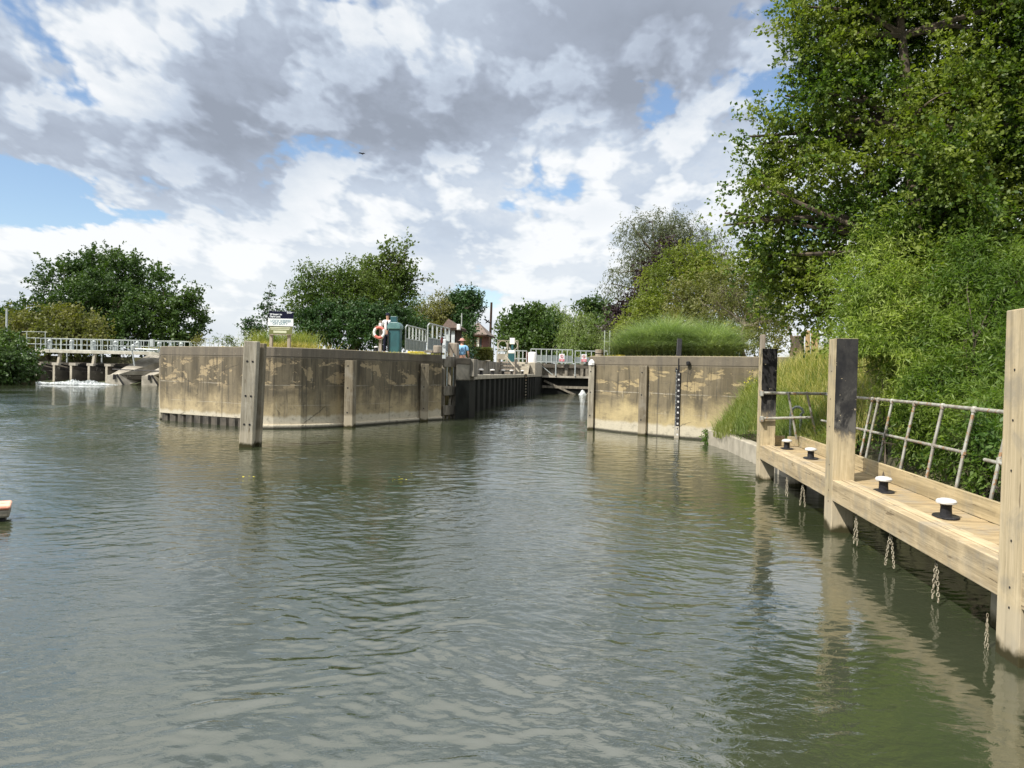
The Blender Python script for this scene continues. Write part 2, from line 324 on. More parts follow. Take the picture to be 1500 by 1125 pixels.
LM['ivy'] = leafmat('leaf_ivy', (.016, .045, .012), (.034, .080, .018), (.04, .09, .02), .15, .6)
LM['grass'] = leafmat('blade_green', (.09, .15, .03), (.19, .24, .06), (.30, .30, .09), .3, .8)
LM['grassdry'] = leafmat('blade_straw', (.34, .30, .10), (.50, .42, .16), (.42, .40, .12), .3, .8)
LM['pampas'] = leafmat('blade_pampas', (.13, .19, .10), (.29, .36, .19), (.38, .44, .26), .3, .6)
LM['flower'] = leafmat('yellow_blossom', (.62, .52, .03), (.75, .66, .06), None, .2, 1)

# ------------------------------------------------------------------ mesh helpers
LOC = {}
def link(o): COL.objects.link(o); return o
def tag(o, label=None, cat=None, group=None, kind=None):
    if label: o['label'] = label
    if cat: o['category'] = cat
    if group: o['group'] = group
    if kind: o['kind'] = kind
    return o
def thing(name, label, cat, loc, group=None):
    o = link(bpy.data.objects.new(name, None)); o.location = loc; o.empty_display_size = .2; LOC[o] = Vector(loc)
    return tag(o, label, cat, group)
class MB:
    def __init__(s): s.v = []; s.f = []
    def add(s, vs, fs):
        k = len(s.v); s.v += [tuple(v) for v in vs]; s.f += [tuple(i + k for i in f) for f in fs]; return s
    def box(s, a, b):
        (x0, y0, z0), (x1, y1, z1) = [tuple(map(fn, zip(a, b))) for fn in (min, max)]
        return s.add([(x0, y0, z0), (x1, y0, z0), (x1, y1, z0), (x0, y1, z0), (x0, y0, z1), (x1, y0, z1), (x1, y1, z1), (x0, y1, z1)],
                     [(0, 3, 2, 1), (4, 5, 6, 7), (0, 1, 5, 4), (1, 2, 6, 5), (2, 3, 7, 6), (3, 0, 4, 7)])
    def bar(s, p, q, wd, ht, up=(0, 0, 1)):                       # rectangular bar from p to q
        p, q = Vector(p), Vector(q); d = (q - p).normalized(); up = Vector(up)
        if abs(d.dot(up)) > .98: up = Vector((0, 1, 0))
        sd = d.cross(up).normalized() * wd / 2; u = sd.cross(d).normalized() * ht / 2
        vs = [p - sd - u, p + sd - u, p + sd + u, p - sd + u, q - sd - u, q + sd - u, q + sd + u, q - sd + u]
        return s.add(vs, [(0, 1, 2, 3), (7, 6, 5, 4), (0, 4, 5, 1), (1, 5, 6, 2), (2, 6, 7, 3), (3, 7, 4, 0)])
    def tube(s, pts, r, n=8, caps=True):
        pts = [Vector(p) for p in pts]; rs = r if isinstance(r, (list, tuple)) else [r] * len(pts)
        k = len(s.v); prev = None
        for i, p in enumerate(pts):
            d = (pts[min(i + 1, len(pts) - 1)] - pts[max(i - 1, 0)]).normalized()
            a = d.cross(Vector((0, 0, 1))) if prev is None else prev - d * prev.dot(d)
            if a.length < 1e-3: a = Vector((1, 0, 0))
            a.normalize(); prev = a; b_ = d.cross(a)
            for j in range(n):
                t_ = 2 * math.pi * j / n; s.v.append(tuple(p + (a * math.cos(t_) + b_ * math.sin(t_)) * rs[i]))
        for i in range(len(pts) - 1):
            for j in range(n):
                s.f.append((k + i * n + j, k + i * n + (j + 1) % n, k + (i + 1) * n + (j + 1) % n, k + (i + 1) * n + j))
        if caps: s.f.append(tuple(k + j for j in range(n))[::-1]); s.f.append(tuple(k + (len(pts) - 1) * n + j for j in range(n)))
        return s
    def lathe(s, c, prof, n=20, sx=1, sy=1):                          # prof: list of (r, z)
        k = len(s.v); c = Vector(c)
        for r_, z in prof:
            for j in range(n):
                t_ = 2 * math.pi * j / n; s.v.append((c.x + r_ * math.cos(t_) * sx, c.y + r_ * math.sin(t_) * sy, c.z + z))
        for i in range(len(prof) - 1):
            for j in range(n): s.f.append((k + i * n + j, k + i * n + (j + 1) % n, k + (i + 1) * n + (j + 1) % n, k + (i + 1) * n + j))
        s.f.append(tuple(k + j for j in range(n))[::-1]); s.f.append(tuple(k + (len(prof) - 1) * n + j for j in range(n)))
        return s
    def torus(s, c, R_, r, ax=(0, 1, 0), n=28, m=10, a0=0, a1=2 * math.pi, sz=1):
        ax = Vector(ax).normalized(); u = ax.cross(Vector((0, 0, 1)));
        if u.length < .01: u = Vector((1, 0, 0))
        u.normalize(); v = u.cross(ax); c = Vector(c); k = len(s.v); full = abs(a1 - a0 - 2 * math.pi) < 1e-4; cnt = n if full else n + 1
        for i in range(cnt):
            t_ = a0 + (a1 - a0) * i / n; dr = u * math.cos(t_) + v * math.sin(t_) ; dd = u * math.cos(t_) + v * math.sin(t_) * sz
            for j in range(m):
                q = 2 * math.pi * j / m; s.v.append(tuple(c + dd * R_ + (dr * math.cos(q) + ax * math.sin(q)) * r))
        for i in range(n):
            for j in range(m):
                a = i * m; b_ = ((i + 1) % cnt) * m; s.f.append((k + a + j, k + a + (j + 1) % m, k + b_ + (j + 1) % m, k + b_ + j))
        return s
    def prism(s, pts, z0, z1):                                        # plan polygon (ccw) extruded
        n = len(pts); k = len(s.v)
        zt = z1 if isinstance(z1, (list, tuple)) else [z1] * n
        for p in pts: s.v.append((p[0], p[1], z0))
        for p, z in zip(pts, zt): s.v.append((p[0], p[1], z))
        area = sum(pts[i][0] * pts[(i + 1) % n][1] - pts[(i + 1) % n][0] * pts[i][1] for i in range(n))
        o_ = range(n) if area > 0 else range(n - 1, -1, -1); o_ = list(o_)
        s.f.append(tuple(k + n + i for i in o_)); s.f.append(tuple(k + i for i in reversed(o_)))
        for a in range(n):
            i, j = o_[a], o_[(a + 1) % n]; s.f.append((k + i, k + j, k + n + j, k + n + i))
        return s
    def build(s, name, m_, parent=None, origin=None, bevel=0, smooth=False, rot=None):
        org = LOC[parent] if (parent is not None and parent in LOC) else Vector(origin or (0, 0, 0))
        me = bpy.data.meshes.new(name)
        if origin is None and parent is None:
            c = np.array(s.v); org = Vector((c[:, 0].mean(), c[:, 1].mean(), c[:, 2].min()))
        me.from_pydata([(v[0] - org.x, v[1] - org.y, v[2] - org.z) for v in s.v], [], s.f); me.update()
        if isinstance(m_, str): m_ = M[m_]
        me.materials.append(m_)
        if smooth:
            for p in me.polygons: p.use_smooth = True
            me.set_sharp_from_angle(angle=R(40)) if hasattr(me, 'set_sharp_from_angle') else None
        o = link(bpy.data.objects.new(name, me))
        if parent is not None: o.parent = parent; LOC[o] = org
        else: o.location = org; LOC[o] = org
        if bevel:
            md = o.modifiers.new('Bevel', 'BEVEL'); md.width = bevel; md.segments = 2; md.limit_method = 'ANGLE'; md.angle_limit = R(35)
        return o
def local(parent): LOC[parent] = Vector((0, 0, 0))                     # parts given in the thing's own frame
def copy_tree(o, loc=None, rz=None, label=None, parent=None):
    c = o.copy(); link(c)
    if parent is not None: c.parent = parent
    if loc is not None: c.location = loc
    if rz is not None: c.rotation_euler = (0, 0, rz)
    if label: c['label'] = label
    for ch in list(o.children): copy_tree(ch, parent=c)
    return c
def text_mesh(body, size, m_, parent, at, right, up, name='lettering', align='LEFT', bold=0.0):
    cu = bpy.data.curves.new(name, 'FONT'); cu.body = body; cu.size = size; cu.align_x = align; cu.extrude = .001; cu.offset = bold
    tmp = bpy.data.objects.new('tmp', cu); link(tmp)
    bpy.context.view_layer.update()
    me = bpy.data.meshes.new_from_object(tmp); bpy.data.objects.remove(tmp)
    r_, u_ = Vector(right).normalized(), Vector(up).normalized(); n_ = r_.cross(u_)
    mm = Matrix((r_, u_, n_)).transposed().to_4x4(); mm.translation = Vector(at) - LOC[parent]
    me.transform(mm); me.materials.clear(); me.materials.append(M[m_])
    o = link(bpy.data.objects.new(name, me)); o.parent = parent; return o

def np_mesh(name, V, Fq, m_, parent=None, origin=(0, 0, 0)):
    me = bpy.data.meshes.new(name); org = LOC[parent] if parent is not None else Vector(origin)
    V = np.asarray(V, np.float32) - np.array(org, np.float32)
    k = Fq.shape[1]; me.vertices.add(len(V)); me.vertices.foreach_set('co', V.ravel())
    me.loops.add(Fq.size); me.loops.foreach_set('vertex_index', Fq.ravel().astype(np.int32))
    me.polygons.add(len(Fq)); me.polygons.foreach_set('loop_start', np.arange(0, Fq.size, k, dtype=np.int32)); me.polygons.foreach_set('loop_total', np.full(len(Fq), k, np.int32))
    me.update(calc_edges=True); me.materials.append(m_)
    o = link(bpy.data.objects.new(name, me))
    if parent is not None: o.parent = parent
    else: o.location = org
    LOC[o] = org
    return o
def unit(a): return a / np.maximum(np.linalg.norm(a, axis=-1, keepdims=True), 1e-6)
def leaves(P_, A, size, aspect, flat=.6):
    n = len(P_); L = (size * rng.uniform(.65, 1.3, n))[:, None]
    A = unit(A); Nn = unit(rng.normal(size=(n, 3)) + np.array([0, 0, flat * 1.6])); B = unit(np.cross(A, Nn)); Nn = np.cross(B, A)
    w_ = L * aspect * .5
    V = np.stack([P_, P_ + A * L * .42 + B * w_ + Nn * L * .05, P_ + A * L - Nn * L * .06, P_ + A * L * .42 - B * w_ + Nn * L * .05], 1).reshape(-1, 3)
    return V, np.arange(n * 4).reshape(n, 4)
def foliage(blobs_, nleaf, nclump, size, aspect, tw, droop=0.0, shell=.45, crad=.25, twigs=6, flat=.6, zmin=None):
    """leaf cloud: blobs -> clumps -> twigs -> leaves; returns verts, faces, clump centres, blob index"""
    C = np.array([b[0] for b in blobs_]); Rr = np.array([b[1] for b in blobs_])
    wt = (Rr.prod(1)) ** (2 / 3); wt /= wt.sum()
    idx = rng.choice(len(C), nclump, p=wt)
    dr = unit(rng.normal(size=(nclump, 3))); rad = (shell + (1 - shell) * rng.random(nclump) ** .7)[:, None]
    cc = C[idx] + dr * Rr[idx] * rad
    m_ = nclump * twigs; ci = np.repeat(np.arange(nclump), twigs)
    td = unit(dr[ci] * .9 + rng.normal(size=(m_, 3)) * .75 + np.array([0, 0, .25 - droop * 2.2]))
    ts = cc[ci] + rng.normal(size=(m_, 3)) * crad
    tl = tw * rng.uniform(.5, 1.4, m_)
    per = max(1, nleaf // m_); n = m_ * per; ti = np.repeat(np.arange(m_), per)
    t_ = rng.random(n)
    P_ = ts[ti] + td[ti] * (tl[ti] * t_)[:, None] + rng.normal(size=(n, 3)) * size * .35
    P_[:, 2] -= (t_ ** 2) * tl[ti] * (.12 + droop * .5)
    A = td[ti] * .7 + rng.normal(size=(n, 3)) * .7 + np.array([0, 0, -.15 - droop * 1.5])
    if zmin is not None: k = P_[:, 2] > zmin; P_, A = P_[k], A[k]
    k = ~((P_[:, 0] > 2.5) & (P_[:, 0] < 4.38 + .12 * np.sin(P_[:, 1] * 5)) & (P_[:, 1] < 16.5) & (P_[:, 2] < 2.6)); P_, A = P_[k], A[k]
    V, Fq = leaves(P_, A, size, aspect, flat)
    return V, Fq, cc, idx, ts, td, tl
def tree(name, label, cat, base, px_blobs, lm, nleaf, nclump, size, aspect=.6, tw=.8, droop=0, trunk_r=.2, bark='bark', group=None, shell=.45, crad=.3, twigs=6, lean=0, dj=1.0, flat=.6, zmin=None, trunk_top=.75, twt=80, stems=1, crown='crown', core=0):
    bl = []
    for b in px_blobs:
        px, py, r_, D = b[:4]; sy = b[4] if len(b) > 4 else 1.0
        rm = r_ * (.98 if name == 'alder_tree' else .84) * D / F_PX; c = PD(px, py, D); bl.append((np.array(c), np.array((rm, rm * dj, rm * sy))))
    t = thing(name, label, cat, base, group)
    V, Fq, cc, idx, ts, td, tl = foliage(bl, nleaf, nclump, size, aspect, tw, droop, shell, crad, twigs, flat, zmin)
    if core:                                                         # denser inner foliage of the same leaves
        V2, F2 = foliage([(c_, r2 * .72) for c_, r2 in bl], core, core // 60, size * 1.35, aspect, tw, droop, 0, crad * 1.5, twigs, flat, zmin)[:2]
        V, Fq = np.concatenate([V, V2]), np.concatenate([Fq, F2 + len(V)])
    np_mesh(crown, V, Fq, LM[lm], t)
    C = np.array([b[0] for b in bl]); top = C[:, 2].max(); cen = C.mean(0)
    mb = MB(); b0 = Vector(base)
    tops = Vector((cen[0] * .7 + b0.x * .3, cen[1] * .7 + b0.y * .3, b0.z + (top - b0.z) * trunk_top)); tr = []
    for st in range(stems):
        o_ = Vector((random.uniform(-1, 1), random.uniform(-1, 1), 0)) * trunk_r * 2.5 * (stems > 1)
        tp = [b0 + o_ - Vector((0, 0, .3))] + [b0 + o_ + (tops + o_ * 2 - b0 - o_) * k + Vector((random.uniform(-1, 1), random.uniform(-1, 1), 0)) * trunk_r * .8 for k in (.12, .35, .6, .8, 1)]
        sm = mb if st == 0 else MB(); sm.tube(tp, [trunk_r * q for q in (1.35, 1.05, .85, .65, .42, .15)], 9); tr += tp[1:] if st == 0 else []
        if st: sm.build('stem', M[bark], t, smooth=True)
    for i, c in enumerate(C):
        c = Vector(c); low = [p for p in tr if p.z < c.z + .2] or [tr[0]]; st = min(low, key=lambda p: (p - c).length)
        mid = st.lerp(c, .5) + Vector((random.uniform(-1, 1), random.uniform(-1, 1), random.uniform(-.2, 1))) * (c - st).length * .12
        r_ = trunk_r * .38; mb.tube([st, mid, c], [r_, r_ * .65, r_ * .3], 6)
    sel = rng.choice(len(cc), min(twt, len(cc)), replace=False)
    for j in sel:
        c = Vector(C[idx[j]]); q = Vector(cc[j]); mid = c.lerp(q, .5) + Vector(rng.normal(size=3)) * .06 * (q - c).length; r_ = trunk_r * .10
        mb.tube([c, mid, q], [r_, r_ * .7, r_ * .35], 4, False)
    sel = rng.choice(len(ts), min(twt * 3, len(ts)), replace=False)
    for j in sel:
        p = Vector(ts[j]); q = p + Vector(td[j]) * float(tl[j]); q.z -= float(tl[j]) * (.12 + droop * .5); r_ = trunk_r * .035
        mb.tube([p, q], [r_, r_ * .4], 3, False)
    mb.build('trunk', M[bark], t, smooth=True)
    return t
def blades(roots, h, w_, lean, seg=4, curl=.6, out=None):
    n = len(roots); th = rng.uniform(0, 2 * math.pi, n); dr = np.stack([np.cos(th), np.sin(th), np.zeros(n)], 1)
    if out is not None: dr = unit(dr * .5 + out)
    hh = (h * rng.uniform(.55, 1.2, n))[:, None]; ln = lean * rng.uniform(.3, 1.3, n)[:, None]
    sd = np.stack([-dr[:, 1], dr[:, 0], np.zeros(n)], 1) ; ang = rng.normal(size=(n, 1)) * .6; sd = unit(sd + dr * ang)
    rows = []
    for k in range(seg + 1):
        t_ = k / seg; c = roots + dr * hh * ln * t_ ** 2 + np.array([0, 0, 1.0]) * hh * (t_ - curl * ln * t_ ** 3 * .55)
        ww = w_ * (1 - t_ ** 1.5) * .5 + w_ * .04; rows += [c - sd * ww, c + sd * ww]
    V = np.stack(rows, 1).reshape(-1, 3); k2 = 2 * (seg + 1); base = (np.arange(n) * k2)[:, None, None]
    q = np.array([[2 * k, 2 * k + 1, 2 * k + 3, 2 * k + 2] for k in range(seg)])[None]
    return V, (base + q).reshape(-1, 4)

# ================================================================== SETTING
WT = 2.85                                                             # level of the river walls
# ---- water
def make_water():
    m_, t, b = mat('river_water')
    g = t.add('ShaderNodeNewGeometry').outputs['Position']
    big = t.noise(t.vec('MULTIPLY', g, (.10, .16, 1)), 1, 3, .5)
    bod = t.mix(t.ss(big, .35, .65), (.027, .036, .015), (.042, .049, .031))
    t.put(b.inputs['Base Color'], bod); b.inputs['Roughness'].default_value = .035; b.inputs['IOR'].default_value = 2.6
    w1 = t.noise(t.vec('MULTIPLY', g, (1.5, 3.4, 1)), 1, 2, .5, .5)
    w2 = t.noise(t.vec('MULTIPLY', t.vec('ADD', g, (3, 9, 0)), (5.5, 10.5, 1)), 1, 3, .5, .6)
    w3 = t.noise(t.vec('MULTIPLY', g, (10, 15, 1)), 1, 3, .55, .8)
    calm = t.ss(t.xyz(g)[0], -1.0, 2.6, 1.0, .42)
    big2 = t.noise(t.vec('MULTIPLY', t.vec('ADD', g, (5, 2, 0)), (.35, .22, 1)), 1, 4, .6)
    amp = t.math('MULTIPLY', t.math('MULTIPLY', t.ss(big, .3, .7, .7, 1.3), t.ss(big2, .35, .62, .55, 1.35)), calm)
    gx_, gy_, _ = t.xyz(g); far = t.math('MAXIMUM', t.ss(gy_, 34.0, 35.5), t.ss(gx_, -25.5, -26.5))
    h = t.math('ADD', t.math('MULTIPLY', t.math('ADD', t.math('MULTIPLY', w1, .030), t.math('MULTIPLY', w2, .0125)), far), t.math('MULTIPLY', w3, .0045))
    h = t.math('MULTIPLY', h, amp)
    n = t.add('ShaderNodeBump'); n.inputs['Strength'].default_value = 1.0; n.inputs['Distance'].default_value = 1.0; t.put(n.inputs['Height'], h)
    t.l.new(n.outputs[0], b.inputs['Normal'])
    return m_
M['water'] = make_water()
wr_ = np.random.default_rng(21)
NW = 110
lam = np.exp(wr_.uniform(math.log(.085), math.log(1.0), NW)); th = wr_.normal(0, .75, NW) + math.pi / 2 + .15
kx, ky, ph = 2 * math.pi / lam * np.cos(th), 2 * math.pi / lam * np.sin(th), wr_.uniform(0, 6.28, NW)
am = lam ** .60 * np.where(lam > .5, .6, 1.0); am *= WSLOPE / math.sqrt(((am * 2 * math.pi / lam) ** 2).sum() / 2)
def wave(x, y):
    xw = x + .18 * np.sin(y * 1.1 + .7 * np.sin(x * .6)) + .10 * np.sin(y * 2.7 + x * 1.9); yw = y + .16 * np.sin(x * 1.3 + 1.1 * np.sin(y * .5)) + .09 * np.sin(x * 3.1 - y * 1.7)
    h = np.zeros_like(x)
    for i in range(NW):
        sn = np.sin(kx[i] * xw + ky[i] * yw + ph[i]); h += am[i] * (np.exp((sn - 1) * .9) * 2.0 - .9 if i % 2 else sn)
    mod = 1 + .38 * np.sin(x * .55 + 1.3 * np.sin(y * .31) + .5) * np.sin(y * .42 + 1.1 * np.sin(x * .37)) + .25 * np.sin(x * 1.4 + y * .9 + 2 * np.sin(y * .8))
    calm = 1 - .58 * np.clip((x - .2 - y * .04) / 1.6, 0, 1) * np.clip((19 - y) / 6, 0, 1)
    return h * np.clip(mod, .25, 1.7) * calm
VV, FF, k0 = [], [], 0
def patch(x0, x1, y0, y1, d):
    global k0
    nx, ny = int(round((x1 - x0) / d)) + 1, int(round((y1 - y0) / d)) + 1
    gx, gy = np.meshgrid(np.linspace(x0, x1, nx), np.linspace(y0, y1, ny)); z = wave(gx.ravel(), gy.ravel())
    VV.append(np.stack([gx.ravel(), gy.ravel(), z], 1)); i = (np.arange(ny - 1)[:, None] * nx + np.arange(nx - 1)[None]).ravel() + k0
    FF.append(np.stack([i, i + 1, i + nx + 1, i + nx], 1)); k0 += nx * ny
def flat(x0, x1, y0, y1):
    global k0
    VV.append(np.array([(x0, y0, 0), (x1, y0, 0), (x1, y1, 0), (x0, y1, 0)], float)); FF.append(np.array([[0, 1, 2, 3]]) + k0); k0 += 4
patch(-9, 4.6, 1.5, 13.5, .024); patch(-26, -9, 1.5, 13.5, .07); patch(-32, 4.6, 13.5, 34.5, .062)
flat(-400, 400, -120, 1.5); flat(-400, -26, 1.5, 13.5); flat(-400, -32, 13.5, 34.5); flat(4.6, 400, 1.5, 34.5); flat(-400, 400, 34.5, 200)
wo = np_mesh('water', np.concatenate(VV), np.concatenate(FF), M['water']); tag(wo, kind='structure')
wo.data.polygons.foreach_set('use_smooth', np.ones(len(wo.data.polygons), bool))
mb = MB(); mb.add([(-3000, -3000, -2.5), (3000, -3000, -2.5), (3000, 3000, -2.5), (-3000, 3000, -2.5)], [(0, 1, 2, 3)])
tag(mb.build('river_bed', 'bed', origin=(0, 0, -2.5)), kind='structure')

def xy(p): return (p.x, p.y)
# island between weir stream and lock: waterline path of its wall, left to right
LP = [W(234, 615), W(262, 617.5), W(300, 620.5), W(352, 624.5), W(372, 628), W(400, 628.5), W(440, 628), W(480, 626.5), W(515, 624.5), W(560, 621), W(600, 618), W(628, 616), W(646, 615)]
CHX = -6.98                                                           # left chamber wall
GY = 77.0                                                             # upper gates
lockY0 = 36.0
isl_w = LP[0]
backL = PZ(232, 72, 0)
isl = [xy(p) for p in LP] + [(LP[-1].x, lockY0 - .3), (CHX - 2.3, lockY0 - .3), (CHX - 2.3, 75), (CHX - 2.3, 90), (backL.x - 6, 90), (backL.x - 1, 74), xy(PZ(232, 50, 0))]
def inset(path, d):                                                   # shift an open path to its left by d
    o_ = []
    for i, p in enumerate(path):
        a, b_ = path[max(0, i - 1)], path[min(len(path) - 1, i + 1)]; t_ = (b_ - a); t_.z = 0; t_.normalize()
        o_.append(p + Vector((-t_.y, t_.x, 0)) * d)
    return o_
def wall(name, path, label, z0, z1, th, m_, **k):
    inn = inset(path, th); mb = MB(); n = len(path)
    mb.prism([xy(p) for p in path] + [xy(p) for p in reversed(inn)], z0, z1)
    return tag(mb.build(name, m_, bevel=.02), label, 'wall')
# the wall is a thing: two lengths, the left one standing on sheet piles
wl = thing('river_wall', 'long dark stained concrete river wall between the weir stream and the lock entrance', 'wall', LP[4])
def wallpart(path, z0, z1, th, nm, m_, par, cop=True):
    inn = inset(path, th); mb = MB()
    mb.prism([xy(p) for p in path] + [xy(p) for p in reversed(inn)], z0, z1 - .34)
    mb.build(nm, m_, par, bevel=.015)
    if cop:
        out_ = inset(path, -.008); inn2 = inset(path, th - .002); mb = MB()
        mb.prism([xy(p) for p in out_] + [xy(p) for p in reversed(inn2)], z1 - .338, z1)
        mb.build('coping', m_, par, bevel=.025)
side = [PZ(233, 74, 0), PZ(233, 50, 0), LP[0]]
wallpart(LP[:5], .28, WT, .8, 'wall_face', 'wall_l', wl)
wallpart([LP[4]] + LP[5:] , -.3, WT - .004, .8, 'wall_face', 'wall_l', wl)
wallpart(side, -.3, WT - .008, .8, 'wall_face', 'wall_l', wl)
# plinth lip at the foot of the right length
pl_ = inset(LP[4:], -.10); mb = MB(); mb.prism([xy(p) for p in pl_] + [xy(p) for p in reversed(inset(LP[4:], .1))], -.3, .16); mb.build('plinth', 'wall_l', wl, bevel=.04)
# sheet piling under the left length
mb = MB(); L0, L1 = LP[0], LP[4]; n = 30; pp = inset([L0, L1], .10); nn = inset([L0, L1], .28)
for i in range(11):
    a, b_ = i / 11, (i + 1) / 11; d1, d2 = a + .012, a + .07
    q = [pp[0].lerp(pp[1], a + .016), pp[0].lerp(pp[1], a + .062), nn[0].lerp(nn[1], a + .075), nn[0].lerp(nn[1], b_)]
    for u, v in zip(q[:-1], q[1:]): mb.add([(u.x, u.y, -.5), (v.x, v.y, -.5), (v.x, v.y, .279), (u.x, u.y, .279)], [(0, 1, 2, 3)])
    v = pp[0].lerp(pp[1], (i + 1) / 11 + .016) if i < 10 else pp[1]; u = q[-1]
    mb.add([(u.x, u.y, -.5), (v.x, v.y, -.5), (v.x, v.y, .279), (u.x, u.y, .279)], [(0, 1, 2, 3)])
    e = q[0]; f_ = q[1]; mb.box((e.x, e.y - .05, -.5), (f_.x, f_.y + .02, .279))
mb.build('sheet_piling', 'pilelow', wl)

mb = MB(); core = inset(LP, .79)
mb.prism([xy(p) for p in core] + [(LP[-1].x, lockY0 - .32), (CHX - 2.3, lockY0 - .32), (CHX - 2.3, 150), (backL.x - 10, 150), xy(PZ(236.5, 74, 0)), xy(PZ(236.5, 50, 0))], -1, WT - .03)
tag(mb.build('ground', 'drygrass', origin=(0, 0, 0)), kind='structure')
# land beyond everything, reaching the horizon
mb = MB()
mb.prism([(backL.x - 200, 86), (backL.x - 9.9, 84), (backL.x - 9.9, 149), (CHX - 2.2, 151), (CHX - 2.2, 92), (0, 92), (0, 1800), (-2500, 1800), (-2500, 86)], -1, 2.8)
mb.prism([(0, 80), (2500, 80), (2500, 1800), (0.01, 1800)], -1, 2.78)
tag(mb.build('far_ground', 'soil', origin=(0, 0, 0)), kind='structure')
# right land
RP = [W(861, 628), W(880, 630.5), W(905, 633.5), W(940, 637), W(975, 640.5), W(1015, 643.5), W(1050, 646)]
rp_end = RP[-1] + (RP[-1] - RP[-2]).normalized() * 2.2
RP2 = RP + [rp_end, rp_end + Vector((7, -1.6, 0))]
wr = thing('river_wall', 'sunlit tan concrete river wall right of the lock entrance, with a depth gauge on it', 'wall', RP[3])
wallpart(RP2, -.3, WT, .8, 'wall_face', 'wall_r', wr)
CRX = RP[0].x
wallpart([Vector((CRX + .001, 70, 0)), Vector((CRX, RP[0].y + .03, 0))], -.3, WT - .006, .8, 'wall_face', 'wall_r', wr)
mb = MB(); core = inset(RP2, .79)
mb.prism([(CRX + .79, core[0].y)] + [xy(p) for p in core] + [(90, 22), (90, 79.9), (CRX + .79, 79.9)], -1, WT - .03)
tag(mb.build('right_bank_ground', 'drygrass', origin=(0, 0, 0)), kind='structure')
# sloping bank behind the jetty
mb = MB(); prof = [(4.35, -.6), (4.45, .35), (4.9, .75), (6.0, 1.5), (8.0, 2.3), (14, 2.75), (90, 2.8)]
ys = [-40, -10, 0, 5, 9, 13, 17, 21, 24.2]
for j, y in enumerate(ys):
    for i, (x, z) in enumerate(prof): mb.v.append((x + .25 * math.sin(y * .7 + i) * (i not in (0, 1)) - (.45 if y > 20 and i < 2 else 0), y, z + (.12 * math.sin(y * 1.3 + i * 2) if i > 1 else 0)))
k = len(prof)
for j in range(len(ys) - 1):
    for i in range(k - 1): mb.f.append((j * k + i, j * k + i + 1, (j + 1) * k + i + 1, (j + 1) * k + i))
tag(mb.build('river_bank', 'soil', origin=(0, 0, 0)), kind='structure')
# low whitewashed retaining wall between the big wall and the jetty
rw = [W(1034, 650), W(1065, 660), W(1107, 680), Vector((4.25, 14.0, 0))]
rw[3] = rw[2] + Vector((.35, -4.5, 0))
mb = MB(); inn = inset(rw, -.25); 
inn = inset(rw, .28)
mb.prism([xy(p) for p in rw] + [xy(p) for p in reversed(inn)], -.5, .47)
tag(MB().prism([xy(p) for p in inset(rw, .27)] + [(5.5, 15), (5.5, 25.5), (rw[0].x, 25.6)], -.5, .40).build('bank_foot', 'soil', origin=(0, 0, 0)), kind='structure')
tag(mb.build('retaining_wall', 'paleconc', bevel=.03), 'low whitewashed retaining wall below the reeds beside the jetty', 'wall')

# ---- chamber walls (dark piling) with coping
def corrug(mb, x, y0, y1, z0, z1, pitch=1.9, dep=.16):
    y = y0; pts = []
    while y < y1: pts += [(x, y), (x, y + pitch * .42), (x - dep, y + pitch * .52), (x - dep, y + pitch * .9)]; y += pitch
    pts.append((x, y1))
    for (a, b_) in zip(pts[:-1], pts[1:]): mb.add([(a[0], a[1], z0), (b_[0], b_[1], z0), (b_[0], b_[1], z1), (a[0], a[1], z1)], [(0, 1, 2, 3)])
cw = thing('chamber_wall', 'dark steel piled lock chamber wall with a pale walkway on top', 'wall', (CHX, 50, 0))
mb = MB(); corrug(mb, CHX, lockY0, 70.5, -.6, 1.72); mb.build('sheet_piling', 'pile', cw)
mb = MB().box((CHX - 2.3, lockY0, 1.72), (CHX + .06, 70.5, 1.95)); mb.build('coping', 'paleconc', cw, bevel=.02)
mb = MB().box((CHX - 1.2, lockY0, -.6), (CHX - .3, 70.5, 1.7)); mb.build('wall_core', 'pile', cw)
mb = MB().box((CHX - 2.301, lockY0 + 2, 1.96), (CHX - 1.5, 70, 2.84)); mb.box((CHX - 2.302, 52.4, 1.965), (CHX - 1.46, 53.3, 2.86)); mb.build('rear_wall', 'pierconc', cw, bevel=.02)
# upper head of the lock: stepped concrete block left of the gates
hd = thing('concrete_abutment', 'pale stepped concrete lock head left of the closed upper gates', 'wall', (CHX, 73, 0))
MB().box((CHX - 2.3, 70.5, 1.7), (CHX, 80, 3.05)).build('concrete_block', 'paleconc', hd, bevel=.04); MB().box((CHX - 2.3, 70.52, -.6), (CHX - .02, 80, 1.69)).build('dark_base', 'pile', hd)
mb = MB()
for i in range(5): mb.box((CHX - 1.9, 70.5 - .3 * (5 - i), 1.952), (CHX - .5, 70.498, 2.15 + .18 * i))
mb.build('steps', 'paleconc', hd, bevel=.01)
hr = tag(MB().box((CRX, 70.02, -.6), (CRX + 3, 80.5, 3.04)).build('concrete_abutment', 'pierconc', bevel=.04), 'grey concrete lock head right of the closed upper gates', 'wall')

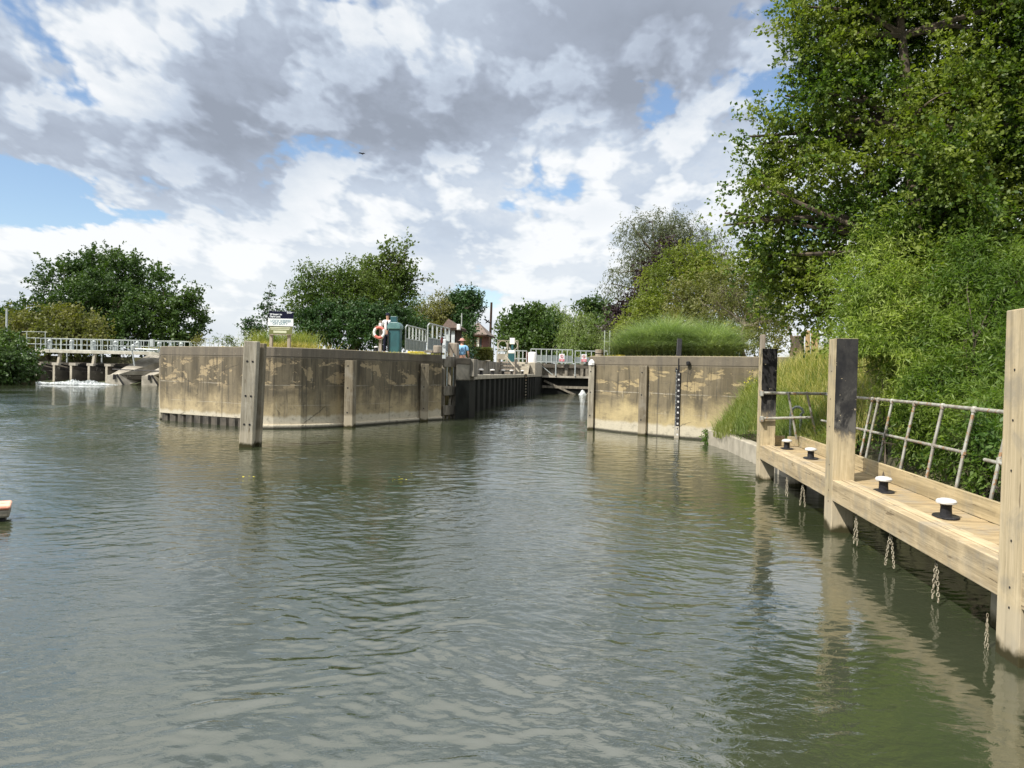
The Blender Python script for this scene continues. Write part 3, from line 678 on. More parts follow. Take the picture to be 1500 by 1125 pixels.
# ---- pier block between the lower gate recess and the chamber
a, b = PZ(668, 34.2, 0), PZ(688, 34.6, 0)
mb = MB(); mb.prism([(a.x, a.y), (b.x, b.y), (b.x, b.y + 1.6), (a.x, a.y + 1.7)], 1.72, 2.72)
pr = mb.build('gate_pier', 'pierconc', bevel=.05); mb = MB(); mb.prism([(a.x, a.y), (b.x, b.y), (b.x, b.y + 1.6), (a.x, a.y + 1.7)], -.5, 1.718); mb.build('dark_base', 'pile', pr); mb = MB(); mb.prism([(a.x - .02, a.y - .03), (b.x + .02, b.y - .03), (b.x + .02, b.y + .4), (a.x - .02, a.y + .4)], 2.45, 2.74); mb.build('stained_cap', 'weirconc', pr, bevel=.03); tag(pr, 'grey concrete pier the person in the blue shirt stands behind', 'pier')
nm = bpy.data.meshes.new('x')
# the slanted brace of the pier foot
c = PZ(690, 34.7, 0); mb = MB(); mb.prism([(c.x - .05, c.y), (c.x + .14, c.y), (c.x + .14, c.y + 1.0), (c.x - .05, c.y + 1.0)], 1.9, 2.7)
mb.build('side_block', 'pierconc', None, origin=None, bevel=.02); o = bpy.data.objects['side_block']; o.parent = pr; o.location = Vector(o.location) - Vector(pr.location)

# ---- open lower gate leaf in its recess
gl = PZ(648.5, 34.0, 0); gr_ = PZ(668, 34.8, 0)
lg = thing('lock_gate', 'open lower lock gate leaf of grey timber tucked beside the end of the dark wall', 'lock gate', (gl.x, gl.y, -.3))
dv = (gr_ - gl); dv.z = 0
def gpt(u, z, off=0): p = gl + dv * u; return Vector((p.x, p.y + off, z))
for u in (.06, .95): MB().bar(gpt(u, -.4), gpt(u, 2.75), .14, .2, (0, 1, 0)).build('post', 'gatewood', lg, bevel=.01)
for z, h in ((2.55, .48), (1.25, .42), (.38, .42)): MB().bar(gpt(.0, z, -.05), gpt(1.0, z, -.05), .2, h).build('beam', 'gatewood', lg, bevel=.015)
MB().bar(gpt(.5, 1.0, .12), gpt(.5, 2.6, .12), .12, .05, (0, 1, 0)).bar(gpt(.75, -.4, .15), gpt(.75, 1.4, .15), .25, .04, (0, 1, 0)).build('planking', 'gatewood', lg)
MB().bar(gpt(.35, -.1, .05), gpt(.7, 1.3, .05), .1, .1, (0, 1, 0)).bar(gpt(.55, .3, .04), gpt(.9, -.3, .04), .1, .1, (0, 1, 0)).build('brace', 'gatewood', lg)
for u in (.38, .86): MB().tube([gpt(u, 1.25, -.18), gpt(u, 2.95, -.18)], .03, 8).build('paddle_rod', 'galv', lg)

# ---- fender posts in front of the walls
def fender(px, py, wpx, z1, m_, label, dep=.22, rot=0.0, grp='timber fender posts on the river walls', bolts=2):
    p = W(px, py); wd = wpx * (p - O).dot(F0) / F_PX
    t = thing('fender_post', label, 'post', (p.x, p.y, 0), grp); local(t); t.rotation_euler = (0, 0, rot)
    tm = MB().box((-wd / 2, -dep, -.5), (wd / 2, .25, z1)).build('timber', m_, t, bevel=.02)
    for z in (.55, 1.45, 2.25)[:bolts + 1]:
        MB().tube([(-wd * .12, -dep - .006, z), (-wd * .12, -dep + .02, z)], .028, 8).build('bolt', 'black', tm)
    return t
fender(512, 626, 13, 2.45, 'fender', 'weathered grey fender timber on the dark wall, right of the tall twin post', .2, .05)
fender(619.5, 617, 12, 2.42, 'fender', 'brown fender timber at the lock end of the dark wall', .2, .5)
ft = fender(941, 637.5, 12, 2.5, 'fender', 'bolted brown fender timber left of the depth gauge', .11, -.35)
t_ = fender(864.5, 629, 8.5, 2.5, 'fenderpale', 'pale capped fender timber on the corner of the lock entrance', .15, 0)
MB().lathe((0, -.07, 2.5), [(.13, 0), (.13, .10), (.04, .22)], 8).build('cap', 'white', t_)
# twin dolphin post standing out of the water
p = W(362, 655)
t = thing('mooring_post', 'tall twin timber mooring post standing in the water before the dark wall', 'post', (p.x, p.y, 0)); local(t); t.rotation_euler = (R(1.0), R(2.0), R(14))
tm = MB().box((-.19, -.12, -.6), (.16, .24, 2.84)).build('timber', 'fenderpale', t, bevel=.02)
MB().box((-.12, .30, -.6), (.26, .62, 2.80)).build('timber', 'fender', t, bevel=.02)
for z in (1.0, 2.2): MB().box((-.10, .24, z), (.14, .30, z + .2)).build('spacer', 'black', t)
for z in (.62, 1.38, 2.30):
    for x in (-.08, .06): MB().tube([(x, -.128, z), (x, -.10, z)], .028, 8).build('bolt', 'black', tm)

# ---- depth gauge and the black pole beside it
def onwall(px, D=None):                                               # point on the right wall line at a pixel column
    for a, b_ in zip(RP2[:-1], RP2[1:]):
        for k in range(41):
            q = a.lerp(b_, k / 40); r = q - O; x = CX + F_PX * r.dot(CR) / r.dot(F0)
            if x >= px: return q, (b_ - a).normalized()
    return RP2[-1], Vector((1, 0, 0))
q, dw = onwall(991); nv = Vector((dw.y, -dw.x, 0))
t = thing('depth_gauge', 'black and white depth gauge board screwed to the tan wall', 'gauge', (q.x, q.y, .1)); local(t); t.location = (q.x, q.y, 0); t.rotation_euler = (0, 0, math.atan2(dw.y, dw.x))
MB().box((-.085, -.055, -.3), (.085, -.012, 2.28)).build('board', 'black', t, bevel=.004)
mbw, mbt = MB(), MB()
for i in range(12):
    z = .10 + i * .19
    if i % 1 == 0: mbw.box((.0, -.0585, z), (.062, -.056, z + .06))
    for k in range(4): mbt.box((-.08, -.0585, z + k * .047), (-.035, -.056, z + k * .047 + .018))
mbw.build('white_block', 'capwhite', t)['kind'] = 'stuff'; mbt.build('tick_mark', 'signgrey', t)['kind'] = 'stuff'
MB().box((-.084, -.0582, -.28), (.084, -.0565, .42)).build('bleached_foot', 'paleconc', t)
def digit(t, s, z):
    LOC[t] = Vector((0, 0, 0)); text_mesh(s, .10, 'black', t, (.002, -.0592, z), (1, 0, 0), (0, 0, 1), 'numeral', bold=.004)
for i, s in enumerate(('9', '8', '7', '6', '5', '4')): digit(t, s, .10 + (11 - 2 * i) * .19 + .008)
p0, p1 = PD(992.5, 546, 26.6), PD(995.5, 497, 27.0)
t = thing('black_pole', 'tarred black timber pole rising above the wall top by the depth gauge', 'pole', p0)
MB().bar(p0, p1, .17, .16, (0, 1, 0)).build('shaft', 'black', t, bevel=.02)
MB().bar(p0 + Vector((.05, -.05, -.25)), p0 + Vector((.05, -.05, .5)), .09, .06, (0, 1, 0)).build('bracket', 'black', t)
q, dw = onwall(1004); mb = MB().lathe((q.x, q.y - .1, 2.6), [(.05, -.07), (.07, -.04), (.07, .05), (.04, .07)], 10); tag(mb.build('mooring_ring', 'black'), 'small rusty black ring fixing on the tan wall top beside the pole', 'ring')

# ================================================================== WEIR AND FOOTBRIDGE
D = 76
def wp(px, py, dd=0): return PD(px, py, D + dd)
fb = thing('footbridge', 'pale grey steel footbridge with railings running above the weir', 'bridge', wp(40, 515))
A0, A1 = wp(52, 515.5), wp(300, 521, .5); zb = A0.z
A1 = Vector((A1.x, A1.y, zb))
MB().bar(A0 + Vector((0, 0, .12)), A1 + Vector((0, 0, .12)), .3, .32).build('beam', 'bridgebeam', fb, bevel=.02)
MB().bar(A0 + Vector((0, .9, .3)), A1 + Vector((0, .9, .3)), 1.9, .06).build('deck', 'bridge', fb)
for off, nm in ((0, 0), (1.8, 1)):
    for z in (1.38, .80): MB().tube([A0 + Vector((-.9, off, z)), A1 + Vector((0, off, z))], .045, 6).build('rail', 'bridge', fb)
mb = MB(); n = 33
for i in range(n + 1):
    q = A0.lerp(A1, i / n); mb = MB().bar(q + Vector((0, 0, .3)), q + Vector((0, 0, 1.4)), .055, .055, (0, 1, 0)); mb.build('stanchion', 'bridge', fb)
    if i % 2 == 0: MB().bar(q + Vector((.2, 1.8, .3)), q + Vector((.2, 1.8, 1.4)), .06, .06, (0, 1, 0)).build('stanchion', 'bridge', fb)
for i in range(7):
    q = A0.lerp(A1, .06 + i * .13); mb = MB().box(q + Vector((-.14, .4, .3)), q + Vector((.14, .7, 1.05))).lathe(q + Vector((0, .55, 1.05)), [(.2, 0), (.22, .12), (.1, .26)], 10); mb.build('winding_gear', 'galv', fb)
MB().bar(wp(223, 507.5), wp(223, 497), .35, .3, (0, 1, 0)).build('end_post', 'galv', fb)
MB().bar(A0 + Vector((-.8, -.2, .5)), A0 + Vector((-.8, -.2, 2.0)), .05, .05, (0, 1, 0)).bar(A0 + Vector((-1.6, -.2, 2.0)), A0 + Vector((1.2, -.2, 2.0)), .05, .05).bar(A0 + Vector((1.2, -.2, .5)), A0 + Vector((1.2, -.2, 2.0)), .05, .05, (0, 1, 0)).bar(A0 + Vector((-1.6, -.2, .5)), A0 + Vector((-1.6, -.2, 2.0)), .05, .05, (0, 1, 0)).build('gate_frame', 'bridge', fb)
for px in (87, 138): MB().bar(wp(px - 1, 533, .3), wp(px + 1.5, 515, .3), .26, .3, (0, 1, 0)).build('leg', 'paleconc', fb, bevel=.02)
for px in (98, 149): MB().bar(wp(px, 533, 3), wp(px, 515, 3), .1, .1, (0, 1, 0)).build('leg', 'galv', fb)
# weir back wall
wv = thing('weir', 'dark concrete weir wall behind the row of sluice piers', 'weir', wp(100, 560, 4))
mb = MB(); a, b = wp(-12, 560, 4), wp(236, 560, 4); mb.box((a.x, a.y, -.6), (b.x, b.y + .8, 2.05)); mb.build('wall', 'weirconc', wv, bevel=.05)
mb = MB(); mb.add([(a.x, a.y - 4.4, .02), (b.x, b.y - 4.4, .02), (b.x, b.y - .1, 1.0), (a.x, a.y - .1, 1.0)], [(0, 1, 2, 3)]); mb.build('apron', simple('weir_algae_apron', (.05, .06, .02), (.02, .022, .012), (2, 2, 2), .9), wv)
mb = MB()
for i in range(5):
    px = 52 + i * 25.5; a = wp(px + 3, 552, 3.7); b = wp(px + 23, 552, 3.7); mb.box((a.x, a.y, .9), (b.x, b.y + .1, 1.55))
mb.build('sluice_plate', 'pile', wv)
# sluice piers: triangular cutwater blades, all alike but for where they stand
mb = MB(); Y1 = 4.3
mb.add([(-.16, 0, -.4), (.16, 0, -.4), (.16, Y1, -.4), (-.16, Y1, -.4), (-.16, 0, 1.75), (.16, 0, 1.75), (.16, Y1, 1.1), (-.16, Y1, 1.1)], [(0, 3, 2, 1), (4, 5, 6, 7), (0, 1, 5, 4), (1, 2, 6, 5), (2, 3, 7, 6), (3, 0, 4, 7)])
pos_ = [wp(px, 560) for px in (53.5, 79, 104, 130, 156)]
wl_lab = ['concrete sluice pier nearest the dark bushes at the left end of the weir', 'second sluice pier from the bushes, under the left leg of the footbridge', 'middle sluice pier of the weir, between the two footbridge legs',
          'sluice pier under the right leg of the footbridge, above the white foam', 'thin sluice pier beside the big sloping buttress']
pier0 = None
for q, lb in zip(pos_, wl_lab):
    if pier0 is None:
        pier0 = thing('weir_pier', lb, 'pier', (q.x, q.y, 0), 'sluice piers across the weir'); local(pier0)
        mb.build('blade', 'weirconc', pier0, bevel=.03)
        MB().add([(.16, 0, 1.3), (1.3, 3.4, .9), (1.3, 3.4, .1), (.16, 0.2, -.3), (.17, .4, 1.3), (1.3, 3.6, .9), (1.3, 3.6, .1), (.17, .6, -.3)], [(0, 3, 2, 1), (4, 5, 6, 7), (0, 1, 5, 4), (1, 2, 6, 5), (2, 3, 7, 6), (3, 0, 4, 7)]).build('sloping_wing', 'weirconc', pier0)
        MB().box((-.24, -.05, 1.75), (.5, .6, 2.0)).build('cap', 'weirpale', pier0, bevel=.02)
        MB().bar((.4, .3, 1.85), (1.9, 3.2, 1.15), .16, .14).build('strut', 'pile', pier0)
        MB().box((-.10, -.06, -.3), (.12, -.002, 1.75)).build('nosing', 'paleconc', pier0)
    else: copy_tree(pier0, (q.x, q.y, 0), None, lb)
# big sloping buttresses
bt0 = None
for px, lb in ((156, 'big sloping concrete buttress of the weir, its full height in view'), (207, 'broken pale concrete buttress of the weir, half hidden by the river wall')):
    q = wp(px, 561, -1)
    if bt0 is None:
        bt0 = thing('weir_buttress', lb, 'buttress', (q.x, q.y, 0), 'sloping buttresses of the weir'); local(bt0)
        MB().add([(0, 0, -.4), (2.0, 0, -.4), (2.7, 3, -.4), (2.7, 5, -.4), (0, 5, -.4), (0, 0, .9), (1.0, 0, 1.0), (1.4, 3, 1.2), (1.4, 5, 1.2), (0, 5, 1.2)], [(0, 4, 3, 2, 1), (5, 6, 7, 8, 9), (0, 1, 6, 5), (1, 2, 7, 6), (2, 3, 8, 7), (3, 4, 9, 8), (4, 0, 5, 9)]).build('base', 'weirpale', bt0, bevel=.05)
        MB().add([(.25, .2, .95), (.95, .2, .95), (2.6, 4.6, 3.15), (1.6, 4.6, 3.15), (.5, 5, .95), (4.9, 5.5, .95), (4.9, 5.5, 3.15)], [(0, 1, 2, 3), (0, 3, 4), (1, 5, 6, 2), (0, 4, 5, 1)]).build('sloping_rib', 'weirpale', bt0)
        MB().add([(.95, .3, .5), (4.9, 5.4, .5), (4.9, 5.4, 3.1), (2.6, 4.5, 3.1), (.95, .3, .92), (.95, .5, .5), (4.9, 5.6, .5), (4.9, 5.6, 3.1), (2.6, 4.7, 3.1), (.95, .5, .92)], [(0, 1, 2, 3, 4), (9, 8, 7, 6, 5), (0, 4, 9, 5), (3, 2, 7, 8), (4, 3, 8, 9)]).build('side_wall', 'weirconc', bt0)
        MB().bar((1.15, -.12, 1.0), (2.1, -.12, -.3), .14, .1, (0, 1, 0)).bar((.9, -.12, 1.0), (.9, -.12, .5), .2, .14, (0, 1, 0)).build('brace', 'black', bt0)
    else: copy_tree(bt0, (q.x, q.y, 0), None, lb)
MB().tube([wp(165, 541, -.5), wp(236, 543.5, -.5)], .07, 6).tube([wp(193, 508, -.5), wp(196, 540, -.5)], .08, 6).tube([wp(192, 511, -.6), wp(232, 512.5, -.6)], .09, 6).tube([wp(192, 511, -.6), wp(192, 520, -.6)], .1, 6)
mb = MB().tube([wp(165, 541, -1.2), wp(236, 543.5, -1.2)], .06, 6); tag(mb.build('boom_rail', 'black'), 'thin dark horizontal rail between the two buttresses', 'rail')
mb = MB().tube([wp(193, 511, -1.4), wp(232, 512.5, -1.4)], .09, 6).tube([wp(193, 511, -1.4), wp(194.5, 520, -1.4), wp(197, 536, -1.4)], .07, 6); mb.lathe(wp(195, 511.5, -1.4), [(.2, -.1), (.2, .35), (.08, .5)], 8)
tag(mb.build('hoist_arm', 'galv'), 'grey steel hoist pipe hanging below the footbridge beside the buttress', 'pipe')
# foam
def foam(name, label, pts, h, w_, n=60, seed=1, seg=14):
    r_ = np.random.default_rng(seed); V = []; F_ = []
    a, b_ = pts
    for i in range(n + 1):
        for j in range(seg + 1):
            u, v = i / n, j / seg; p = a.lerp(b_, u); env = math.sin(math.pi * u) ** .5 * math.sin(math.pi * v) ** .6
            V.append((p.x + r_.normal() * .05, p.y + (v - .5) * w_ + r_.normal() * .05, .008 + env * h * (.35 + .65 * r_.random()) * (1 + .35 * math.sin(u * 17 + v * 5) + .3 * r_.normal()) * .6))
    for i in range(n):
        for j in range(seg): k = i * (seg + 1) + j; F_.append((k, k + seg + 1, k + seg + 2, k + 1))
    m_ = MB(); m_.v = V; m_.f = F_; o = m_.build(name, 'foamy', origin=(a.x, a.y, 0)); tag(o, label, 'foam', None, 'stuff'); return o
M['foamy'] = simple('white_foam', (.70, .73, .74), (.36, .40, .40), (5, 5, 5), .9)
foam('foam', 'white foam line boiling at the foot of the weir piers', (wp(-20, 560, -2), wp(165, 561.5, -2.5)), .22, 2.4, 170, 3)
foam('foam', 'tallest white hump of foam below the right footbridge leg', (wp(85, 561, -1.5), wp(155, 561, -1.5)), .50, 1.8, 110, 5, 20)
foam('foam', 'thin white foam spreading downstream of the sluices', (wp(60, 563, -10), wp(150, 563.5, -10)), .05, 1.2, 80, 6, 6)

# ================================================================== UPPER GATES
ug = PD(858, 560, 77); GYw = 77.6
ugt = thing('lock_gate', 'closed upper lock gates with pale beams above the dark lock chamber', 'lock gate', (-3.5, GYw, -.3))
gx0, gx1 = CHX + .01, CRX - .01
MB().box((gx0, GYw + .2, -.6), (gx1, GYw + .5, 1.6)).build('lower_planking', 'pile', ugt)
MB().box((gx0, GYw + .25, 1.6), (gx1, GYw + .45, 3.0)).build('upper_planking', 'gatewood', ugt)
MB().box((gx0, GYw - .35, 1.62), (gx1, GYw + .2, 1.82)).build('ledge', 'weirpale', ugt, bevel=.02)
MB().box((gx0, GYw - .12, 2.62), (gx1, GYw + .24, 3.02)).build('top_beam', 'weirconc', ugt, bevel=.02)
gw = gx1 - gx0
for u in (.40, .66, .74): MB().box((gx0 + gw * u - .14, GYw - .1, 1.82), (gx0 + gw * u + .14, GYw + .22, 3.3 if u > .6 else 3.05)).build('post', 'gatewood', ugt, bevel=.01)
for u in (.23, .55, .84): MB().tube([(gx0 + gw * u, GYw - .4, 1.82), (gx0 + gw * u, GYw - .4, 3.05), (gx0 + gw * u - .25, GYw - .4, 3.05)], .07, 8).build('paddle_pipe', 'galv', ugt)
MB().bar((gx0, GYw - .3, 2.75), (gx0 + 1.1, GYw - .3, 1.9), .07, .09, (0, 1, 0)).build('brace', 'galv', ugt)
for a, b in (((gx0 + .2, GYw + .1, 1.3), (gx0 + gw * .6, GYw + .1, -.2)), ((gx1 - .2, GYw + .1, 1.3), (gx0 + gw * .72, GYw + .1, -.2))): MB().bar(a, b, .2, .2, (0, 1, 0)).build('brace', 'gatewood', ugt)
MB().box((gx0, GYw + .02, .55), (gx1, GYw + .2, .8)).build('lower_beam', 'gatewood', ugt)
mb = MB(); rg = random.Random(4)
mb.lathe((gx0 + gw * .68, GYw - .5, 0), [(.50, -.02), (.34, .06), (.20, .22), (.12, .38), (.04, .44)], 9)
mb.v = [(x + rg.uniform(-.06, .06), y_, z + rg.uniform(-.03, .05)) for x, y_, z in mb.v]
tag(mb.build('water_jet', 'foamy'), 'small white water jet leaking at the foot of the upper gates', 'water jet', None, 'stuff')
# walkway rails on the gates
def rails(name, label, pts, z0, z1, nb, mid=None, grp=None, r=.03, panel=None, cat='railing', mat_='galv', lo=None):
    t = thing(name, label, cat, (pts[0].x, pts[0].y, z0), grp)
    for a, b_ in zip(pts[:-1], pts[1:]):
        for z in [z1] + ([mid] if mid else []): MB().bar((a.x, a.y, z), (b_.x, b_.y, z), r * 2, r * 2).build('top_rail' if z == z1 else 'mid_rail', mat_, t)
        for i in range(nb + 1):
            q = a.lerp(b_, i / nb); MB().bar((q.x, q.y, z0), (q.x, q.y, z1), r * 1.7, r * 1.7, (0, 1, 0)).build('stanchion', mat_, t)
        if panel:
            off = .02; MB().bar((a.x, a.y + off, (panel[0] + panel[1]) / 2), (b_.x, b_.y + off, (panel[0] + panel[1]) / 2), .015, panel[1] - panel[0]).build('mesh_panel', 'mesh', t)
    return t
rails('railing', 'grey walkway railing on the left leaf of the upper gates', [PZ(777, 78, 0), PZ(838, 78.2, 0)], 3.08, 4.5, 8, 3.2, 'railings over the upper gates', .05, (3.15, 3.9))
rails('railing', 'grey walkway railing on the right leaf of the upper gates', [PZ(842, 78, 0), PZ(905, 78.2, 0)], 3.08, 4.42, 8, 3.2, 'railings over the upper gates', .05, (3.15, 3.8))
def warn(px, py, D_, lb):
    q = PD(px, py, D_); t = thing('warning_sign', lb, 'sign', q, 'red and white warning signs on the upper gates'); local(t)
    t.rotation_euler = (0, 0, 0)
    MB().box((-.27, 0, -.38), (.27, .03, .38)).build('panel', 'signwhite', t, bevel=.01)
    MB().box((-.25, -.006, -.36), (.25, -.002, -.10)).build('red_band', 'pinkred', t)
    MB().torus((0, -.008, .14), .14, .022, (0, 1, 0), 20, 6).bar((-.10, -.008, .24), (.10, -.008, .04), .02, .035, (0, 1, 0)).build('prohibition_ring', 'pinkred', t)
    MB().lathe((.0, -.004, .03), [(.03, 0), (.045, .06), (.03, .14), (.03, .17)], 8, 1, .05).build('figure', 'black', t)
    MB().box((-.18, -.0085, -.18), (.18, -.0065, -.155)).box((-.18, -.0085, -.25), (.18, -.0065, -.225)).box((-.12, -.0085, -.32), (.12, -.0065, -.295)).build('small_print', 'signwhite', t)
warn(823, 524, 76.9, 'red and white prohibition sign on the middle of the upper gate railing')
warn(855.5, 524.5, 76.9, 'red and white warning sign at the right end of the upper gate railing')

# ---- things on the left upper lockside (D about 70-78)
GZ = 2.84
def groundbox(px, D_, z=GZ): return PZ(px, D_, z)
q = groundbox(749, 74); t = thing('control_cabinet', 'dark teal lock control pillar with a white top beside the upper gates', 'cabinet', q)
MB().box(q + Vector((-.32, -.2, 0)), q + Vector((.32, .2, 1.05))).build('body', 'teal', t, bevel=.04)
MB().box(q + Vector((-.32, -.2, 1.05)), q + Vector((.32, .2, 1.35))).build('lid', 'white', t, bevel=.06)
MB().bar(q + Vector((.05, 0, 1.35)), q + Vector((.05, 0, 1.95)), .2, .2, (0, 1, 0)).build('neck', 'teal', t)
MB().box(q + Vector((-.2, -.15, 1.95)), q + Vector((.28, .15, 2.55))).build('lamp_box', 'white', t, bevel=.03)
for k, (px, lb) in enumerate(((735.5, 'square framed round windlass guard left of the teal control pillar'), (750.5, 'square framed round windlass guard behind the teal control pillar'))):
    q = groundbox(px, 76.5); t = thing('wheel_guard', lb, 'guard frame', q, 'square frames with round guards by the upper gates')
    z0, z1 = (1.35 + q.z - 0, 2.35 + q.z - 0); hw = .5
    mb = MB()
    for x in (-hw, hw): mb.bar(q + Vector((x, 0, 0)), q + Vector((x, 0, 2.4)), .06, .06, (0, 1, 0))
    for z in (1.4, 2.4): mb.bar(q + Vector((-hw, 0, z)), q + Vector((hw, 0, z)), .06, .06)
    mb.build('frame', 'weirpale', t); MB().torus(q + Vector((0, 0, 1.9)), .46, .045, (0, 1, 0), 20, 6).build('ring', 'weirpale', t)
rails('railing', 'low pale green railing between the hedge and the teal control pillar', [PZ(727, 72, 0), PZ(741, 72.2, 0)], 2.84, 4.0, 3, 3.35, 'pale green railings on the far lockside', .04)
rails('railing', 'pale green railing between the control pillar and the white cylinder', [PZ(754, 73, 0), PZ(771, 73.2, 0)], 2.84, 4.15, 3, 3.4, 'pale green railings on the far lockside', .05)
q = groundbox(735, 71.5); t = thing('bench', 'pale lockside bench in front of the far railing', 'bench', q)
MB().box(q + Vector((-.45, -.2, .4)), q + Vector((.45, .2, .46))).build('seat', 'weirpale', t); MB().box(q + Vector((-.45, .18, .46)), q + Vector((.45, .22, .95))).build('backrest', 'weirpale', t)
for x in (-.4, .4): MB().box(q + Vector((x - .04, -.18, 0)), q + Vector((x + .04, .18, .4))).build('leg', 'weirpale', t)
q = PZ(779.5, 74.5, 3.05); t = thing('lifebuoy_cabinet', 'white round-fronted cabinet with a red edge by the upper gates', 'cabinet', q)
MB().lathe(q, [(.42, 0), (.42, .95), (.38, 1.02), (.1, 1.06)], 16).build('body', 'white', t, smooth=True)
MB().box(q + Vector((-.62, -.1, 0)), q + Vector((-.5, .1, 1.05))).build('red_edge', 'red', t)
# ladder on the chamber wall
ly = PD(762, 560, 62).y
t = thing('ladder', 'yellowed rung ladder fixed to the dark chamber wall', 'ladder', (CHX + .1, ly, 0)); 
for dy in (-.28, .28): MB().bar((CHX + .12, ly + dy * 2, -.3), (CHX + .12, ly + dy * 2, 2.0), .06, .06, (0, 1, 0)).build('stile', 'pile', t)
for i in range(9): MB().bar((CHX + .12, ly - .56, .05 + i * .24), (CHX + .12, ly + .56, .05 + i * .24), .05, .06).build('rung', 'oldpost' if i > 5 else 'fenderpale', t)
# bollards along the chamber coping
def bollard(name, label, grp, h=.24, r=.075, cap=.13, plate=.16, cat='bollard'):
    t = thing(name, label, cat, (0, 0, 0), grp); local(t)
    MB().lathe((0, 0, 0), [(r * 1.15, 0), (r, .02), (r * .92, h * .55), (r, h * .75)], 20).build('stem', 'black', t, smooth=True)
    MB().lathe((0, 0, h * .72), [(cap * .75, 0), (cap, h * .06), (cap * 1.02, h * .16), (cap * .9, h * .25), (cap * .5, h * .31), (cap * .1, h * .33)], 24, 1.0, 1.12).build('head', 'capwhite', t, smooth=True)
    if plate: MB().lathe((0, 0, 0), [(plate, 0), (plate, .012), (plate * .95, .02)], 24, 1, 1.5).build('base_plate', 'black', t, bevel=.003)
    return t
lb = ['white topped black bollard on the chamber walkway, nearest the grey pier', 'second bollard from the grey pier on the chamber walkway', 'middle one of the five bollards on the chamber walkway, below the timber steps', 'white topped bollard at the foot of the sloping handrail', 'small all dark bollard beside the ladder head on the chamber walkway']
b0 = None
for px, l_, D_ in zip((704.5, 721, 736.5, 749, 765), lb, (45, 50, 56, 60, 66)):
    if b0 is None: b0 = bollard('mooring_bollard', l_, 'bollards along the lock chamber', .33, .10, .155, 0); o = b0
    else: o = copy_tree(b0, None, None, l_)
    o.location = (CHX - .45, PD(px, 549, D_).y, 1.95)
    yy = (CHX - .45 + 0) ; 
    # slide along the coping until it stands in its column of the walkway
    k = (px - 895) / F_PX; o.location.y = (CHX - .45) / math.tan(math.atan2(px - CX, F_PX) - yaw) if True else 0
# timber steps and sloping handrail
q = PZ(745, 58.5, 1.95); t = thing('timber_steps', 'dark timber steps with a sloping handrail on the chamber walkway', 'steps', q)
for i in range(4): MB().box(q + Vector((-.7, .28 * i - .5, .05 + .27 * i)), q + Vector((.5, .28 * i - .2, .15 + .27 * i))).build('tread', 'greywood', t)
MB().box(q + Vector((-.75, -.5, 0)), q + Vector((-.7, .6, 1.15))).box(q + Vector((.5, -.5, 0)), q + Vector((.55, .6, 1.15))).build('stringer', 'greywood', t)
MB().bar(q + Vector((-.35, .5, 1.4)), q + Vector((.9, -.7, .2)), .07, .07).build('handrail', 'paleconc', t)

# poles
def pole(name, label, px, y0, y1, px1, D_, r, m_, zg=GZ):
    b_ = PZ(px, D_, zg); tp = PD(px1, y1, D_); t = MB().tube([b_, tp], [r, r * .75], 8); return tag(t.build(name, m_, origin=b_), label, 'pole')
t = pole('telegraph_pole', 'tall brown telegraph pole right of the brick hut', 716.5, 530, 443, 720, 68, .13, 'darkwood')
t = pole('flag_pole', 'thin pale pole just right of the telegraph pole', 722, 530, 475, 723.5, 66, .045, 'galv')
t = pole('mast', 'thin pale mast rising from the bushes left of the weir', 9, 500, 452, 10, 85, .14, 'galv', 1)
t = MB().tube([PD(676, 478, 48), PD(676.5, 459, 48)], .035, 6); tag(t.build('aerial', 'galv'), 'thin grey aerial above the hut with the dark roof', 'aerial')

# ---- brick lock-keeper's hut
def hut(name, label, px0, px1, D_, zeave, zapex, wallm, roofm, over=.5, dep=3.2, au=.5):
    a, b_ = PZ(px0, D_, GZ), PZ(px1, D_, GZ); wd = b_.x - a.x; t = thing(name, label, 'building', a)
    MB().box((a.x, a.y, GZ - .2), (b_.x, a.y + dep, zeave)).build('wall', wallm, t)
    o = over; c = (a.x * (1 - au) + b_.x * au, a.y + dep / 2)
    mb = MB().add([(a.x - o, a.y - o, zeave), (b_.x + o, a.y - o, zeave), (b_.x + o, a.y + dep + o, zeave), (a.x - o, a.y + dep + o, zeave), (c[0], c[1], zapex)], [(0, 1, 4), (1, 2, 4), (2, 3, 4), (3, 0, 4), (0, 3, 2, 1)])
    mb.build('roof', roofm, t); MB().box((a.x - o, a.y - o, zeave - .13), (b_.x + o, a.y - o + .05, zeave)).box((b_.x + o - .05, a.y - o, zeave - .13), (b_.x + o, a.y + dep + o, zeave)).build('gutter', 'darkwood', t)
    return t, a, b_
t, a, b = hut('brick_hut', 'small red brick hut with a hipped grey-brown roof and a white window ledge', 683, 706.5, 62, 2.2 + (541 - 489) * 62 / F_PX, 2.2 + (541 - 469) * 62 / F_PX, 'brick', 'roof', .45)
MB().box((a.x + .62 * (b.x - a.x), a.y - .04, 3.4), (a.x + .78 * (b.x - a.x), a.y + .02, 4.85)).build('window', 'white', t); MB().box((a.x + .82 * (b.x - a.x), a.y - .03, 3.5), (a.x + .94 * (b.x - a.x), a.y + .02, 4.8)).build('window', 'glass', t)
MB().box((a.x + .55 * (b.x - a.x), a.y - .35, 3.1), (b.x + .1, a.y - .05, 3.35)).build('ledge', 'white', t, bevel=.03)
